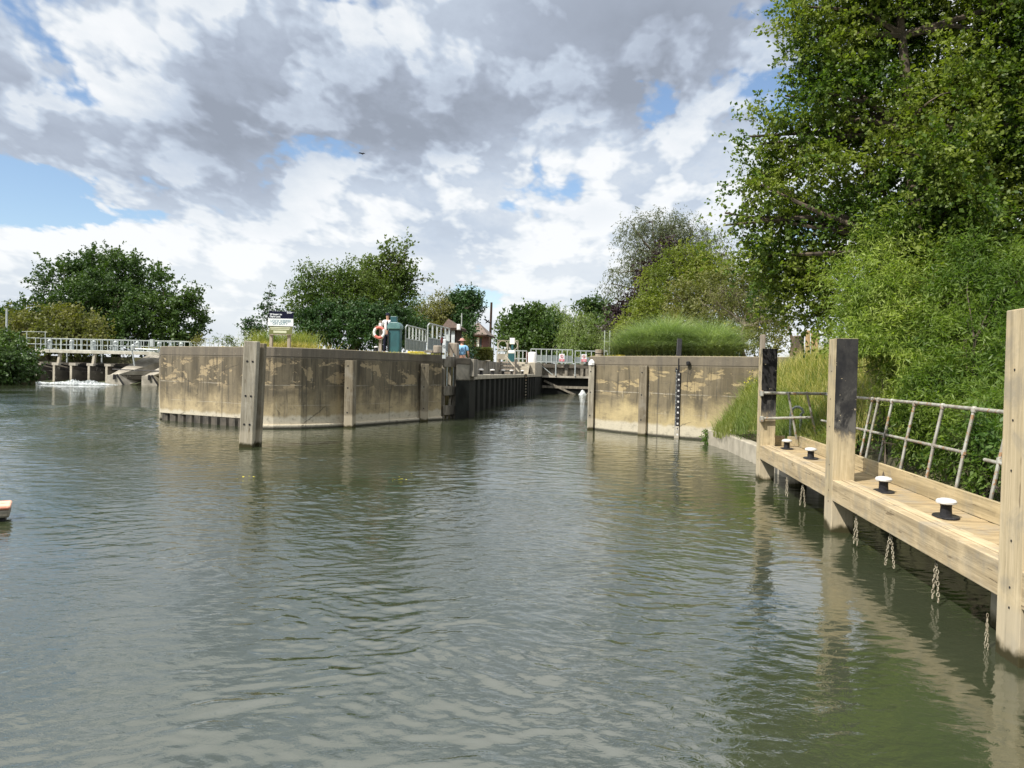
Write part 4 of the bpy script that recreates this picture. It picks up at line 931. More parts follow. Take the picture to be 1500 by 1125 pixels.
# ---- notice shelter with dark roof
t, a, b = hut('notice_shelter', 'dark roofed timber shelter holding two white notice boards', 652.5, 668, 40, 2.2 + (541 - 480) * 40 / F_PX, 2.2 + (541 - 465) * 40 / F_PX, 'darkwood', 'roofd', .22, 1.4, -.1)
for u0, u1 in ((-.12, .36), (.52, .86)): MB().box((a.x + u0 * (b.x - a.x), a.y - .08, 3.30), (a.x + u1 * (b.x - a.x), a.y - .02, 4.32)).build('notice_board', 'poster', t, bevel=.01)
MB().box((b.x + .1, a.y - .5, 4.25), (b.x + .28, a.y - .3, 4.55)).build('lamp', 'white', t, bevel=.03)
# clipped hedge
def hedge(name, label, p, q, h, D_, lm, n, zb, sz=.14):
    a, b_ = PZ(p, D_, zb), PZ(q, D_, zb); w_ = b_.x - a.x; dp = 1.6; P_ = rng.random((n, 3)) * np.array([w_, dp, h]) + np.array([a.x, a.y, zb])
    f_ = rng.integers(0, 4, n); P_[f_ == 0, 1] = a.y + rng.normal(size=(f_ == 0).sum()) * .05; P_[f_ == 1, 2] = zb + h + rng.normal(size=(f_ == 1).sum()) * .05
    P_[f_ == 2, 0] = b_.x + rng.normal(size=(f_ == 2).sum()) * .05
    V, Fq = leaves(P_, rng.normal(size=(n, 3)), sz, .7); t = thing(name, label, 'hedge', a); np_mesh('foliage', V, Fq, LM[lm], t)
    MB().box((a.x + .15, a.y + .2, zb - .1), (b_.x - .15, a.y + dp - .2, zb + h - .2)).build('stems', 'bark', t); return t
hedge('clipped_hedge', 'neatly clipped box-shaped green hedge left of the telegraph pole', 693, 716, 1.15, 55, 'olive', 5000, 2.6, .12)
q = PZ(690, 52, 2.7); t = thing('info_panel', 'upright faded teal information panel left of the clipped hedge', 'sign', q)
MB().box(q + Vector((-.17, 0, 0)), q + Vector((.15, .06, 1.08))).build('panel', 'tealsign', t, bevel=.02); MB().box(q + Vector((-.22, -.01, 0)), q + Vector((-.17, .07, 1.1))).build('post', 'teal', t)
mb = MB().prism([xy(PZ(712, 50, 0)), xy(PZ(718, 50, 0)), xy(PZ(706, 60, 0)), xy(PZ(702, 60, 0))], 2.83, 2.87); tag(mb.build('path_edging', 'paleconc'), 'pale concrete path edging crossing the dry grass beside the hedge', 'path edging')

# ================================================================== THINGS ON THE LEFT WALL TOP
# welcome sign
D_ = 28.7
q0 = PZ(396, D_, WT - .04); q1 = PZ(424, D_, WT - .04); rt = (q1 - q0).normalized()
t = thing('welcome_sign', 'blue and white lock keeper sign on two timber legs above the dark wall', 'sign', q0.lerp(q1, .5))
zb = lambda py: 2.2 + (535.5 - py) * D_ / F_PX
c0 = q0 + rt * -.08; wd = 36 * D_ / F_PX; nrm = Vector((rt.y, -rt.x, 0))
def sp(u, z, off=0): p = c0 + rt * (u * wd) + nrm * off; return Vector((p.x, p.y, z))
def plate(u0, u1, py0, py1, m_, nm, off, th=.03, dz=0):
    mb = MB().bar(sp(u0, (zb(py0) + zb(py1)) / 2, off), sp(u1, (zb(py0) + zb(py1)) / 2, off), th, zb(py0) - zb(py1)); mb.build(nm, m_, t)
plate(0, 1, 456, 466.5, 'navy', 'header_panel', .03); plate(-.02, 1, 466.6, 477.6, 'signwhite', 'message_panel', .045); plate(.03, .97, 477.7, 489.5, 'olive', 'notice_panel', .03)
plate(.03, .95, 489.6, 490.6, 'greywood', 'bottom_rail', .03, .06)
text_mesh('Welcome to', .088, 'signwhite', t, sp(.045, zb(461.6), .048), rt, (0, 0, 1), 'lettering', bold=.004)
text_mesh("Day's Lock", .088, 'signwhite', t, sp(.045, zb(464.9), .048), rt, (0, 0, 1), 'lettering', bold=.004)
text_mesh('LOCK KEEPER', .125, 'signtext', t, sp(.5, zb(472), .062), rt, (0, 0, 1), 'lettering', 'CENTER', bold=.002)
text_mesh('ON DUTY', .125, 'signtext', t, sp(.47, zb(475.6), .062), rt, (0, 0, 1), 'lettering', 'CENTER', bold=.002)
mb = MB().lathe((0, 0, 0), [(.03, 0), (.03, .001)], 10); cxx = sp(.77, zb(457.9), .0465)
mb = MB().torus(cxx, .024, .012, nrm, 14, 4); mb.bar(sp(.82, zb(457.4), .0465), sp(.965, zb(457.4), .0465), .003, .02); mb.bar(sp(.82, zb(458.6), .0465), sp(.92, zb(458.6), .0465), .003, .015); mb.build('emblem', 'signwhite', t)
for u0, u1, y0, y1 in ((.06, .88, 479.3, 480.6), (.08, .84, 481.5, 482.8), (.2, .73, 484.2, 487.6)): mb = MB().bar(sp(u0, (zb(y0) + zb(y1)) / 2, .047), sp(u1, (zb(y0) + zb(y1)) / 2, .047), .004, zb(y0) - zb(y1)); mb.build('notice_strip', 'cream', t)
for px in (396.7, 422.7): q = PZ(px, D_ + .05, WT - .1); MB().bar(q, q + Vector((0, 0, 1.3)), .115, .09, (0, 1, 0)).build('leg', 'greywood', t, bevel=.01)
MB().tube([sp(.0, zb(466), .0), sp(-.01, zb(447), .0)], .012, 6).build('thin_rod', 'galv', t)

# lifebuoy and its post
D_ = 30.6; q = PZ(556.5, D_ + .12, WT - .05)
t = thing('lifebuoy_post', 'grey timber post carrying the lifebuoy on the dark wall', 'post', q)
MB().bar(q, Vector((q.x, q.y, 2.2 + (539.5 - 470) * D_ / F_PX)), .11, .09, (0, 1, 0)).build('timber', 'greywood', t, bevel=.01)
MB().box(q + Vector((-.06, -.10, 1.0)), q + Vector((.06, -.046, 1.2))).build('hook', 'white', t, bevel=.02)
c = PD(556, 487.2, D_); c = Vector((c.x, q.y - .14, c.z)); t = thing('lifebuoy', 'red and white ring lifebuoy hanging on the timber post', 'lifebuoy', c)
for k in range(4):
    a0 = R(45 + 90 * k - 8); MB().torus(c, .205, .055, (0, 1, 0), 10, 12, a0, a0 + R(90)).build('ring_segment', 'buoy' if k % 2 == 0 else 'white', t, smooth=True)
pts = [c + Vector((math.cos(x) * (.275 + .02 * math.sin(4 * x)), -.02, math.sin(x) * (.275 + .02 * math.sin(4 * x)))) for x in np.linspace(0, 2 * math.pi, 41)]
MB().tube(pts, .008, 5, False).build('grab_rope', 'chain', t)
# small black bollard on the wall edge
q = PZ(550.5, 29.8, WT - .01); b = bollard('wall_bollard', 'small black and white bollard on the dark wall edge below the lifebuoy', None, .2, .06, .09, 0); b.location = q
# green control cabinet
D_ = 33.0; q = PZ(577.8, D_, WT - .03); t = thing('control_cabinet', 'rounded teal lock control cabinet beside the lock keeper', 'cabinet', q)
MB().box(q + Vector((-.26, -.2, 0)), q + Vector((.26, .2, 1.08))).build('body', 'teal', t, bevel=.05)
mb = MB(); pr_ = [( -.29, 1.06), (-.29, 1.2), (-.24, 1.3), (-.15, 1.36), (.15, 1.36), (.24, 1.3), (.29, 1.2), (.29, 1.06)]
mb.add([(q.x + x, q.y - .26, q.z + z) for x, z in pr_] + [(q.x + x, q.y + .26, q.z + z) for x, z in pr_], [tuple(range(8)), tuple(range(15, 7, -1))] + [(i + 1, i, i + 8, i + 9) for i in range(7)] + [(0, 7, 15, 8)]); mb.build('lid', 'tealpale', t, bevel=.03)
MB().box(q + Vector((-.2, -.1, 1.36)), q + Vector((.08, .12, 1.62))).build('top_box', 'teal', t, bevel=.02)
MB().box(q + Vector((-.26, -.262, .1)), q + Vector((-.2, -.25, 1.0))).build('door_edge', 'black', t)
# walkway railings of the open gate
def gaterail(lb, pa, Da, pb, Db, z0, z1, nb):
    a, b_ = PZ(pa, Da, z0), PZ(pb, Db, z0); t = thing('gate_railing', lb, 'railing', a, 'galvanised walkway railings of the open gate')
    U = Vector((0, 0, 1)); h = z1 - z0; zm = z0 + h * .50
    MB().tube([a, a + U * (h - .1), a.lerp(b_, .06) + U * h, b_ + U * h], .03, 8).build('top_rail', 'galv', t)
    for z in (h * .50, .12): MB().bar(a + U * z, b_ + U * z, .05, .045).build('mid_rail', 'galv', t)
    for i in range(1, nb + 1): p = a.lerp(b_, i / nb); MB().bar(p, p + U * h, .065, .05, (0, 1, 0)).build('upright', 'galv', t)
    m_ = Vector((0, .035, 0)); MB().bar(a + U * h * .31 + m_, b_ + U * h * .31 + m_, .015, h * .40).build('mesh_panel', 'mesh', t)
gaterail('galvanised walkway railing standing next to the teal cabinet', 593, 33.3, 622.5, 37.2, 2.92, 4.10, 6)
gaterail('taller galvanised walkway railing behind the grey capstan', 625.5, 32.6, 657, 36.6, 2.92, 4.16, 5)
a, b = PZ(598, 32.2, WT), PZ(622, 32.6, WT); tag(MB().bar(a + Vector((0, 0, .04)), b + Vector((0, 0, .04)), .25, .09).build('yellow_kerb', 'yellow', bevel=.02), 'bright yellow painted edging at the foot of the walkway railing', 'edging')
q = PZ(640.5, 32.2, WT + .05); t = thing('capstan', 'grey timber capstan drum on the lock end of the dark wall', 'capstan', q)
MB().lathe(q, [(.19, 0), (.19, .26), (.17, .3)], 18).build('drum', 'greywood', t, bevel=.01); MB().lathe(q - Vector((0, 0, .08)), [(.3, 0), (.3, .08)], 16).build('base', 'black', t)
MB().bar(q + Vector((-.55, 0, .04)), q + Vector((-.2, 0, .04)), .2, .1).build('arm', 'gatewood', t)
q = PZ(646.3, 32.6, WT + .02); t = thing('paddle_stand', 'slim dark paddle stand with a red head beside the capstan', 'post', q)
MB().tube([q, q + Vector((0, 0, 1.05))], .03, 8).build('shaft', 'black', t); MB().box(q + Vector((-.045, -.05, .45)), q + Vector((.045, .05, .68))).build('red_head', simple('dull_red', (.10, .015, .012)), t, bevel=.01)
q = PZ(650.5, 33.0, WT - .2); t = thing('gate_post', 'white painted gate stub with a round face beside the paddle stand', 'post', q)
MB().box(q + Vector((-.09, -.05, 0)), q + Vector((.07, .05, .85))).build('stub', 'poster', t, bevel=.03); MB().torus(q + Vector((-.01, -.06, .55)), .05, .02, (0, 1, 0), 12, 6).build('ring', 'galv', t)
q = PZ(662, 34.6, WT - .1); t = tag(MB().prism([(q.x - .22, q.y), (q.x + .22, q.y), (q.x + .22, q.y + .5), (q.x - .22, q.y + .5)], WT - .2, 3.42).build('gate_heel', 'greywood', bevel=.06), 'grey weathered timber heel of the gate left of the person in blue', 'timber')
# things seen over the left length of wall
q = PZ(326, 44, WT - .03); t = thing('safety_board', 'small yellow board with a red lifebuoy band over the left wall', 'sign', q)
MB().box(q + Vector((-.12, 0, 0)), q + Vector((.12, .03, .42))).build('panel', 'yellow', t); MB().torus(q + Vector((.17, .06, .2)), .15, .05, (0, 1, 0), 12, 8, -.4, 1.8).build('red_band', 'buoy', t)
MB().box(q + Vector((-.09, -.006, .22)), q + Vector((.09, -.002, .26))).box(q + Vector((-.09, -.006, .30)), q + Vector((.05, -.002, .34))).build('lettering_bars', 'white', t)
q = PZ(343, 43, WT - .03); t = thing('winch_box', 'small dark slatted winch box on the left wall', 'box', q)
MB().box(q + Vector((-.12, 0, 0)), q + Vector((.12, .2, .36))).build('case', 'mesh', t, bevel=.02); MB().box(q + Vector((-.12, -.02, .2)), q + Vector((.12, -.002, .30))).build('slat', 'black', t)
rails('railing', 'distant low railing seen over the left wall', [PZ(300, 58, 0), PZ(352, 56, 0)], WT - .1, 4.35 - .2, 8, 3.5, None, .02)

# capstan and ladder hoops on the right wall
q = PZ(877, 31, WT - .02); t = thing('capstan', 'grey banded capstan drum at the lock corner of the tan wall', 'capstan', q)
MB().lathe(q, [(.16, 0), (.16, .28), (.15, .32)], 18).build('drum', 'greywood', t, bevel=.01); MB().lathe(q + Vector((0, 0, .14)), [(.165, 0), (.165, .03)], 18).build('band', 'pile', t)
q = PZ(888, 33, WT - .02); t = thing('ladder_hoop', 'tall grey ladder hoop frame behind the right capstan', 'ladder hoop', q)
MB().tube([q + Vector((-.10, 0, 0)), q + Vector((-.10, 0, 1.2)), q + Vector((.12, 0, 1.2)), q + Vector((.12, 0, 0))], .022, 8).build('hoop', 'galv', t)
for z in (.35, .72): MB().tube([q + Vector((-.10, 0, z)), q + Vector((.12, 0, z))], .015, 6).build('rung', 'galv', t)
MB().tube([q + Vector((-.16, 0, 0)), q + Vector((-.16, 0, .35))], .03, 6).build('stub', 'darkwood', t)
a, b = PZ(893, 31.5, WT), PZ(912, 30.5, WT); tag(MB().bar(a + Vector((0, 0, .06)), b + Vector((0, 0, .06)), .2, .08).build('yellow_kerb', 'yellow', bevel=.02), 'yellow painted edging on the tan wall beside the ladder hoop', 'edging')

# ================================================================== JETTY
JX, DZ = 3.17, .745
BX = 3.97                                                             # line of the kick board
jt = thing('jetty', 'long timber mooring jetty running along the right bank', 'jetty', (JX, 10, 0))
Y0, Y1 = 3.2, 17.15
mb = MB()
y = Y0; rr = random.Random(3)
while y < Y1:
    mb.box((JX + .13, y, DZ - .05 + rr.uniform(-.002, .002)), (BX - .002, y + .142, DZ - .012 + rr.uniform(-.003, .003))); y += .15
mb.build('deck', 'deck', jt, bevel=.004)
mb = MB().box((JX, Y0, .455), (JX + .125, Y1, DZ + .004)); mb.build('fascia_beam', 'woody', jt, bevel=.008)
mb = MB().box((JX + .128, Y0, DZ - .009), (JX + .27, Y1, DZ + .014)); mb.build('edge_plank', 'woody', jt, bevel=.01)
for k, (a, b) in enumerate(((Y0, 7.4), (7.404, 10.9), (10.904, 16.9))):
    MB().box((BX, a, DZ - .01), (BX + .045, b, DZ + .215)).build('kick_board', 'board', jt, bevel=.004)
MB().box((JX + .32, 16.95, DZ - .008), (BX - .25, 16.992, DZ + .20)).box((BX - .22, 16.85, DZ - .008), (BX + .35, 16.892, DZ + .20)).build('end_board', 'board', jt, bevel=.004)
mb = MB()
for y in (4, 5.5, 7.2, 9.2, 11.2, 13, 14.8, 16.2): mb.box((JX + .13, y, .49), (BX, y + .12, DZ - .055))
mb.build('cross_beam', 'woody', jt)
MB().box((BX - .12, Y0, .47), (BX, Y1 - .1, DZ - .056)).build('rear_beam', 'woody', jt)
for y, x in ((7.35, 3.62), (12.9, 3.66), (16.1, 3.8), (4.9, 3.62)): MB().lathe((x, y, -.8), [(.17, 0), (.17, .9), (.16, 1.27)], 12).build('pile', 'fender', jt)
def jpost(px, py_base, label, blk, wx=.30, wy=.34, z1=2.78, yy=None):
    p = W(px, py_base); y = yy or p.y
    t = thing('mooring_post', label, 'post', (JX - .006, y, 0), 'square timber mooring posts of the jetty'); local(t)
    tm = MB().box((0, 0, -.8), (wx, wy, z1)).build('timber', blk, t, bevel=.008)
    for z in (.62, 1.9): MB().tube([(.0 + wx * .35, -.004, z), (wx * .35, .01, z)], .011, 8).build('bolt', 'black', tm)
    for z in (.42, .58, .95, 1.5, 1.9, 2.3): MB().tube([(-.004, wy * (.45 + .1 * (z > 1)), z), (.01, wy * (.45 + .1 * (z > 1)), z)], .010, 8).build('bolt', 'black', tm)
    return t
M['woodblk'] = wood_mat('oak_with_black_face', (.55, .46, .30), (.40, .325, .20), 'z', True)
jpost(1112, 703.5, 'far jetty post with worn black paint and a short grey upright behind it', 'woodblk', .31, .38, 2.80)
jpost(1220, 780, 'middle jetty post with flaking black paint above the bollards', 'woodblk', .30, .38, 2.77)
M['wood'] = wood_mat('oak_plain', (.60, .50, .335), (.47, .385, .245), 'z')
jpost(1494, 979, 'nearest jetty post of bare pale oak at the right edge of the picture', 'wood', .33, .36, 2.78)
# iron brackets of the end rail
# bollards
lb = ['white topped black bollard closest to the far jetty post', 'white topped bollard standing just left of the middle jetty post', 'white topped black bollard just right of the middle jetty post', 'largest looking white topped bollard, closest to the bare pale post']
b0 = None
for (px, py), l_ in zip(((1152.5, 657), (1187.5, 671), (1294, 719.5), (1385.5, 756)), lb):
    p = W(px, py, DZ)
    if b0 is None: b0 = bollard('mooring_bollard', l_, 'bollards on the timber jetty', .195, .060, .100, .13); o = b0
    else: o = copy_tree(b0, None, None, l_)
    o.location = (p.x, p.y, DZ - .01); o.rotation_euler = (0, 0, -.12)
# long tubular handrail
def atline(px, X_): # y on the line x = X_ seen in pixel column px
    a = math.atan2(px - CX, F_PX) - yaw; return X_ / math.tan(a)
RX0, RX1 = 4.08, 4.29
t = thing('handrail', 'rusting two-bar tubular handrail leaning outward along the jetty', 'handrail', (RX0, 9, DZ))
ty = [13.0] + [atline(px, RX1) for px in (1279, 1308, 1341, 1382, 1428, 1482)]
zr, zm = 1.87, 1.35
def lean(z): return RX0 + (RX1 - RX0) * (z - .6) / (zr - .6)
MB().tube([(RX1, 16.0, zr), (RX1, 11.5, zr + .01), (RX1 + .02, 9, zr), (RX1, 4.8, zr - .02)], .024, 10).build('top_rail', 'rail', t, smooth=True)
yb = atline(1416, lean(zm)); MB().tube([(lean(zm), 16.0, zm), (lean(zm), yb, zm)], .021, 10).build('mid_rail', 'rail', t, smooth=True)
MB().tube([(lean(zm), atline(1446, lean(zm)), zm - .03), (lean(zm), 4.8, zm - .03)], .021, 10).build('mid_rail', 'rail', t, smooth=True)
for i, y in enumerate(ty):
    dy = .05 * (i % 2); MB().tube([(RX0, y + .06, .55), (lean(zm), y + .03, zm), (RX1, y, zr)], .021, 9).build('stanchion', 'rail', t, smooth=True)
    mb = MB().lathe((RX1, y, zr - .035), [(.033, 0), (.036, .02), (.036, .05), (.02, .072)], 10); mb.lathe((lean(zm), y + .03, zm - .028), [(.03, 0), (.03, .056)], 10); mb.build('clamp', 'rail', t)
# end rail across the jetty
p1, p2 = PD(1116, 575.5, 16.15), PD(1212, 577, 16.0)
t = thing('handrail', 'short two-bar handrail clamped between the far and middle jetty posts', 'handrail', (p1.x, p1.y, DZ))
q1, q2 = PD(1116, 613, 16.15), PD(1190, 611.5, 16.0)
MB().tube([p1, p2], .03, 8).build('top_rail', 'rail', t, smooth=True); MB().tube([q1, q2], .028, 8).build('mid_rail', 'rail', t, smooth=True)
for a in (p1, q1): MB().box(a + Vector((-.03, -.05, -.07)), a + Vector((.03, .12, .05))).build('bracket', 'rail', t, bevel=.01)
for pa, pb in (((1154.5, 575), (1167, 644)), ((1181.5, 574), (1196, 640))): MB().tube([PD(pa[0], pa[1], 16.05), PD(pb[0], pb[1], 16.1)], .024, 8).build('stanchion', 'rail', t, smooth=True)
a, b = PD(1157.5, 642, 17), PD(1172.5, 641, 17.2); H1 = 2.2 - (606 - 552) * 17 / F_PX
t = thing('ladder_hoop', 'bent grab hoop of grey tube rising at the far end of the jetty', 'ladder hoop', a)
pts = [a, Vector((a.x, a.y, H1))] + [Vector((a.x + (b.x - a.x) * (.5 - .5 * math.cos(k)), a.y, H1 + .17 * math.sin(k))) for k in np.linspace(.3, math.pi - .3, 6)] + [Vector((b.x, b.y, H1)), b]
MB().tube(pts, .028, 8).build('hoop', 'galv', t, smooth=True)
p = PZ(1117, 16.9, 0); tag(MB().box((p.x - .06, p.y, 0.3), (p.x + .05, p.y + .1, 3.13)).bar((p.x + .12, p.y, 2.8), (p.x + .3, p.y, 2.55), .04, .04).build('upright_timber', 'greywood', bevel=.01), 'thin grey upright timber sticking up behind the far jetty post', 'post')
# chains
def chainmesh(L_, sp_):
    mb = MB(); n = int(L_ / .052)
    for sgn in (-1, 1):
        for i in range(n):
            u = i / n; c_ = Vector((0, sgn * (sp_ * u ** .8), -L_ * u)); ax = (1, 0, 0) if i % 2 else (0, 1, 0)
            mb.torus(c_ - Vector((0, 0, .03)), .013, .0048, ax, 10, 5, sz=1.75)
    return mb
c0 = None
for px, l_ in ((1161, 'looped mooring chain nearest the far jetty post'), (1185, 'looped mooring chain just left of the middle jetty post'), (1266, 'looped mooring chain just right of the middle jetty post'), (1318, 'looped mooring chain hanging alone between the middle post and the round pile'), (1388, 'looped mooring chain hanging in front of the round pile'), (1466, 'mooring chain at the water beside the bare pale post')):
    y = atline(px, JX + .1)
    if c0 is None: o = c0 = chainmesh(.43, .075).build('mooring_chain', 'chain', origin=(0, 0, 0)); tag(o, l_, 'chain', 'chains hanging from the jetty')
    else: o = c0.copy(); link(o); o['label'] = l_
    o.location = (JX + .05, y, .46)
    if px in (1185, 1318): o.rotation_euler = (0, 0, .3); o.scale = (1, 1.1, .95)
    if px == 1466: o.location = (JX - .05, 6.72, .30); o.scale = (.6, .35, .75)

# block at the left edge
p = W(-15, 766); t = thing('float_block', 'orange topped rounded block floating at the left edge of the water', 'float', (p.x, p.y, 0)); local(t); t.rotation_euler = (0, 0, R(38))
MB().box((-1.6, 0, .05), (.22, .5, .165)).build('body', 'float', t, bevel=.03); MB().box((-1.612, -.012, .163), (.232, .512, .215)).build('top', 'floattop', t, bevel=.028)
MB().box((-1.5, .05, -.3), (.17, .45, .06)).build('underside_shade', 'black', t)  # black colour stands in for the shadow under the block

# stumps and posts seen past the far jetty post
for px, y0, y1, D_, w_, l_ in ((1184, 530, 484, 30, .16, 'thin orange old timber post left of its thicker twin'), (1194, 536, 487, 28, .22, 'thicker old timber post with a slanting top beside the middle jetty post')):
    b_ = PZ(px, D_, 2.2); tp = PD(px - 1, y1, D_); t = MB().bar(b_, tp, w_, w_, (0, 1, 0)); tag(t.build('old_post', 'oldpost', bevel=.03), l_, 'post', 'old timber posts beyond the jetty')
b_ = PZ(1167, 33, 2.7); mb = MB().lathe(b_, [(.42, -.6), (.34, .2), (.30, .7), (.24, 1.2), (.16, 1.3)], 11, 1.0, .8); mb.tube([b_ + Vector((-.15, 0, .9)), b_ + Vector((-.4, 0, 1.7))], [.09, .04], 6); mb.tube([b_ + Vector((.15, 0, .9)), b_ + Vector((.25, 0, 1.4))], [.09, .05], 6)
tag(mb.build('tree_stump', 'bark', smooth=True), 'broken brown tree stump between the far jetty post and the old timber posts', 'stump')

lv = rng.random((13, 3)); P_ = np.stack([lv[:, 0] * 8 - 9, 12 + lv[:, 1] * 10, np.full(13, .03)], 1); P_[:9] = np.array(W(586, 702)) + rng.normal(size=(9, 3)) * np.array([.12, .25, 0]) + np.array([0, 0, .03]); P_[9:13] = np.array(W(357, 700)) + rng.normal(size=(4, 3)) * np.array([.1, .2, 0]) + np.array([0, 0, .03])
V, Fq = leaves(P_, rng.normal(size=(13, 3)) * np.array([1, 1, .05]), .05, .6, 6); tag(np_mesh('floating_leaves', V, Fq, LM['flower'], None, tuple(P_.mean(0))), 'scattered yellow leaves floating on the water below the dark wall', 'floating leaves', None, 'stuff')
# birds
def bird(lb, c, s, m_='bird', roll_=0):
    t = thing('bird', lb, 'bird', c); local(t); t.rotation_euler = (0, roll_, .3)
    MB().lathe((0, 0, 0), [(.01, -.5), (.09, -.3), (.12, 0), (.08, .25), (.06, .34), (.01, .45)], 10).build('body', m_, t, smooth=True)
    o = t.children[0]; o.rotation_euler = (0, R(78), 0); o.scale = (s, s, s)
    for sg in (-1, 1):
        w_ = MB().add([(-.12 * s, 0, 0), (.14 * s, 0, 0), (.10 * s, sg * .4 * s, .18 * s), (-.02 * s, sg * .85 * s, .02 * s), (-.16 * s, sg * .45 * s, .15 * s), (-.12 * s, 0, -.02 * s), (.14 * s, 0, -.02 * s), (.10 * s, sg * .4 * s, .16 * s), (-.02 * s, sg * .85 * s, .01 * s), (-.16 * s, sg * .45 * s, .13 * s)],
                      [(0, 1, 2, 3, 4), (9, 8, 7, 6, 5), (0, 5, 6, 1), (1, 6, 7, 2), (2, 7, 8, 3), (3, 8, 9, 4), (4, 9, 5, 0)]); w_.build('wing', m_, t)
    return t
t = bird('small dark bird flying high in front of the grey clouds', PD(530, 225, 60), .42, 'bird', .35); t.rotation_euler = (.2, .35, 1.3)
t = bird('grey bird flying low beside the telegraph pole', PD(714, 471, 50), .42, 'pile', -.5); t.rotation_euler = (.6, -.5, .9)

# ================================================================== PEOPLE
def skin(name, joints, edges, m_, parent, sub=1, root=0):
    me = bpy.data.meshes.new(name); me.from_pydata([j[:3] for j in joints], edges, []); o = link(bpy.data.objects.new(name, me)); o.parent = parent
    me.materials.append(M[m_]); md = o.modifiers.new('Skin', 'SKIN'); md.use_smooth_shade = True
    if not me.skin_vertices: me.attributes  # created by the modifier
    for i, j in enumerate(joints):
        v = me.skin_vertices[0].data[i]; v.radius = (j[3], j[4] if len(j) > 4 else j[3]); v.use_root = i == root
    s_ = o.modifiers.new('Sub', 'SUBSURF'); s_.levels = s_.render_levels = sub
    return o
def ensure_skin(me): pass
def person(lb, loc, rz, shirt, trousers, hat, sleeves=True, armsdown=True, bag=None):
    t = thing('person', lb, 'person', loc); t.rotation_euler = (0, 0, rz)
    J = [(0, 0, .96, .15, .11), (0, 0, 1.12, .13, .10), (0, -.01, 1.32, .16, .11), (0, -.01, 1.45, .12, .08), (0, 0, 1.52, .05), (0, .01, 1.60, .065, .07), (0, .01, 1.68, .075, .085), (0, .01, 1.75, .055, .06)]
    E = [(0, 1), (1, 2), (2, 3), (3, 4), (4, 5), (5, 6), (6, 7)]
    for s_ in (-1, 1):
        k = len(J); J += [(s_ * .19, 0, 1.43, .055), (s_ * .25, .02, 1.15, .043), (s_ * .26, .10 if armsdown else .2, .92, .030), (s_ * .26, .12, .86, .032, .018)]
        E += [(3, k), (k, k + 1), (k + 1, k + 2), (k + 2, k + 3)]
        for q in range(4): n = len(J); J += [(s_ * .26, .10 + .018 * q, .80, .009), (s_ * .255, .11 + .018 * q, .765 - .008 * (q in (1, 2)), .007)]; E += [(k + 3, n), (n, n + 1)]
        n = len(J); J += [(s_ * .25, .155, .84, .010), (s_ * .245, .17, .81, .008)]; E += [(k + 3, n), (n, n + 1)]
        k = len(J); J += [(s_ * .10, 0, .86, .088), (s_ * .11, .01, .50, .058), (s_ * .11, -.02, .10, .040), (s_ * .12, .12, .035, .038, .03)]
        E += [(0, k), (k, k + 1), (k + 1, k + 2), (k + 2, k + 3)]
    skin('body', J, E, 'skin', t)
    T = [(0, 0, .98, .165, .13), (0, 0, 1.14, .155, .125), (0, -.01, 1.33, .18, .125), (0, -.01, 1.46, .12, .085)]; TE = [(0, 1), (1, 2), (2, 3)]
    for s_ in (-1, 1): k = len(T); T += [(s_ * .19, 0, 1.44, .07), (s_ * .235, .01, 1.22, .062)]; TE += [(3, k), (k, k + 1)]
    skin('shirt', T, TE, shirt, t)
    Lg = [(0, 0, .97, .15, .12)]; LE = []
    for s_ in (-1, 1): k = len(Lg); Lg += [(s_ * .10, 0, .84, .105), (s_ * .11, .01, .50, .078)]; LE += [(0, k), (k, k + 1)]
    if trousers != 'khaki':
        for k, s_ in ((2, -1), (4, 1)): n = len(Lg); Lg += [(s_ * .11, -.02, .08, .065)]; LE += [(k, n)]
    skin('trousers', Lg, LE, trousers, t)
    local(t)
    MB().lathe((0, .01, 1.715), [(.155 if hat == 'hat' else .095, 0), (.15 if hat == 'hat' else .097, .012), (.095, .02), (.09, .07), (.06, .11), (.01, .12)], 16).build('hat', hat, t, smooth=True)
    MB().add([(-.012, .088, 1.64), (.012, .088, 1.64), (0, .115, 1.635), (0, .09, 1.67)], [(0, 1, 2), (0, 2, 3), (2, 1, 3)]).build('nose', 'skin', t)
    for s_ in (-1, 1): MB().lathe((s_ * .03, .083, 1.672), [(.004, -.006), (.009, 0), (.004, .006)], 8).build('eye', 'black', t)
    return t
q = PZ(566.3, 34.0, WT - .02)
t = person('lock keeper in a white shirt and dark tie standing behind the lifebuoy', q, math.pi + .2, 'shirtw', 'navycloth', 'navycloth')
MB().box((-.03, .135, 1.05), (.03, .15, 1.45)).build('tie', 'navycloth', t); MB().box((-.2, .10, 1.15), (-.09, .16, 1.42)).build('life_vest_strap', 'navycloth', t, bevel=.02)
q = PZ(676, 36.4, 1.84)
t = person('person seen from behind in a light blue shirt with crossed dark straps', q, .1, 'shirtb', 'khaki', 'hat')
t.scale = (1.2, 1.15, 1.02)
MB().bar((-.16, -.145, 1.12), (.03, -.15, 1.42), .012, .045, (0, 1, 0)).bar((.16, -.145, 1.12), (0.05, -.15, 1.28), .012, .045, (0, 1, 0)).build('strap', 'navycloth', t)

# ================================================================== VEGETATION
def gz(px, D_, z=GZ): return PZ(px, D_, z)
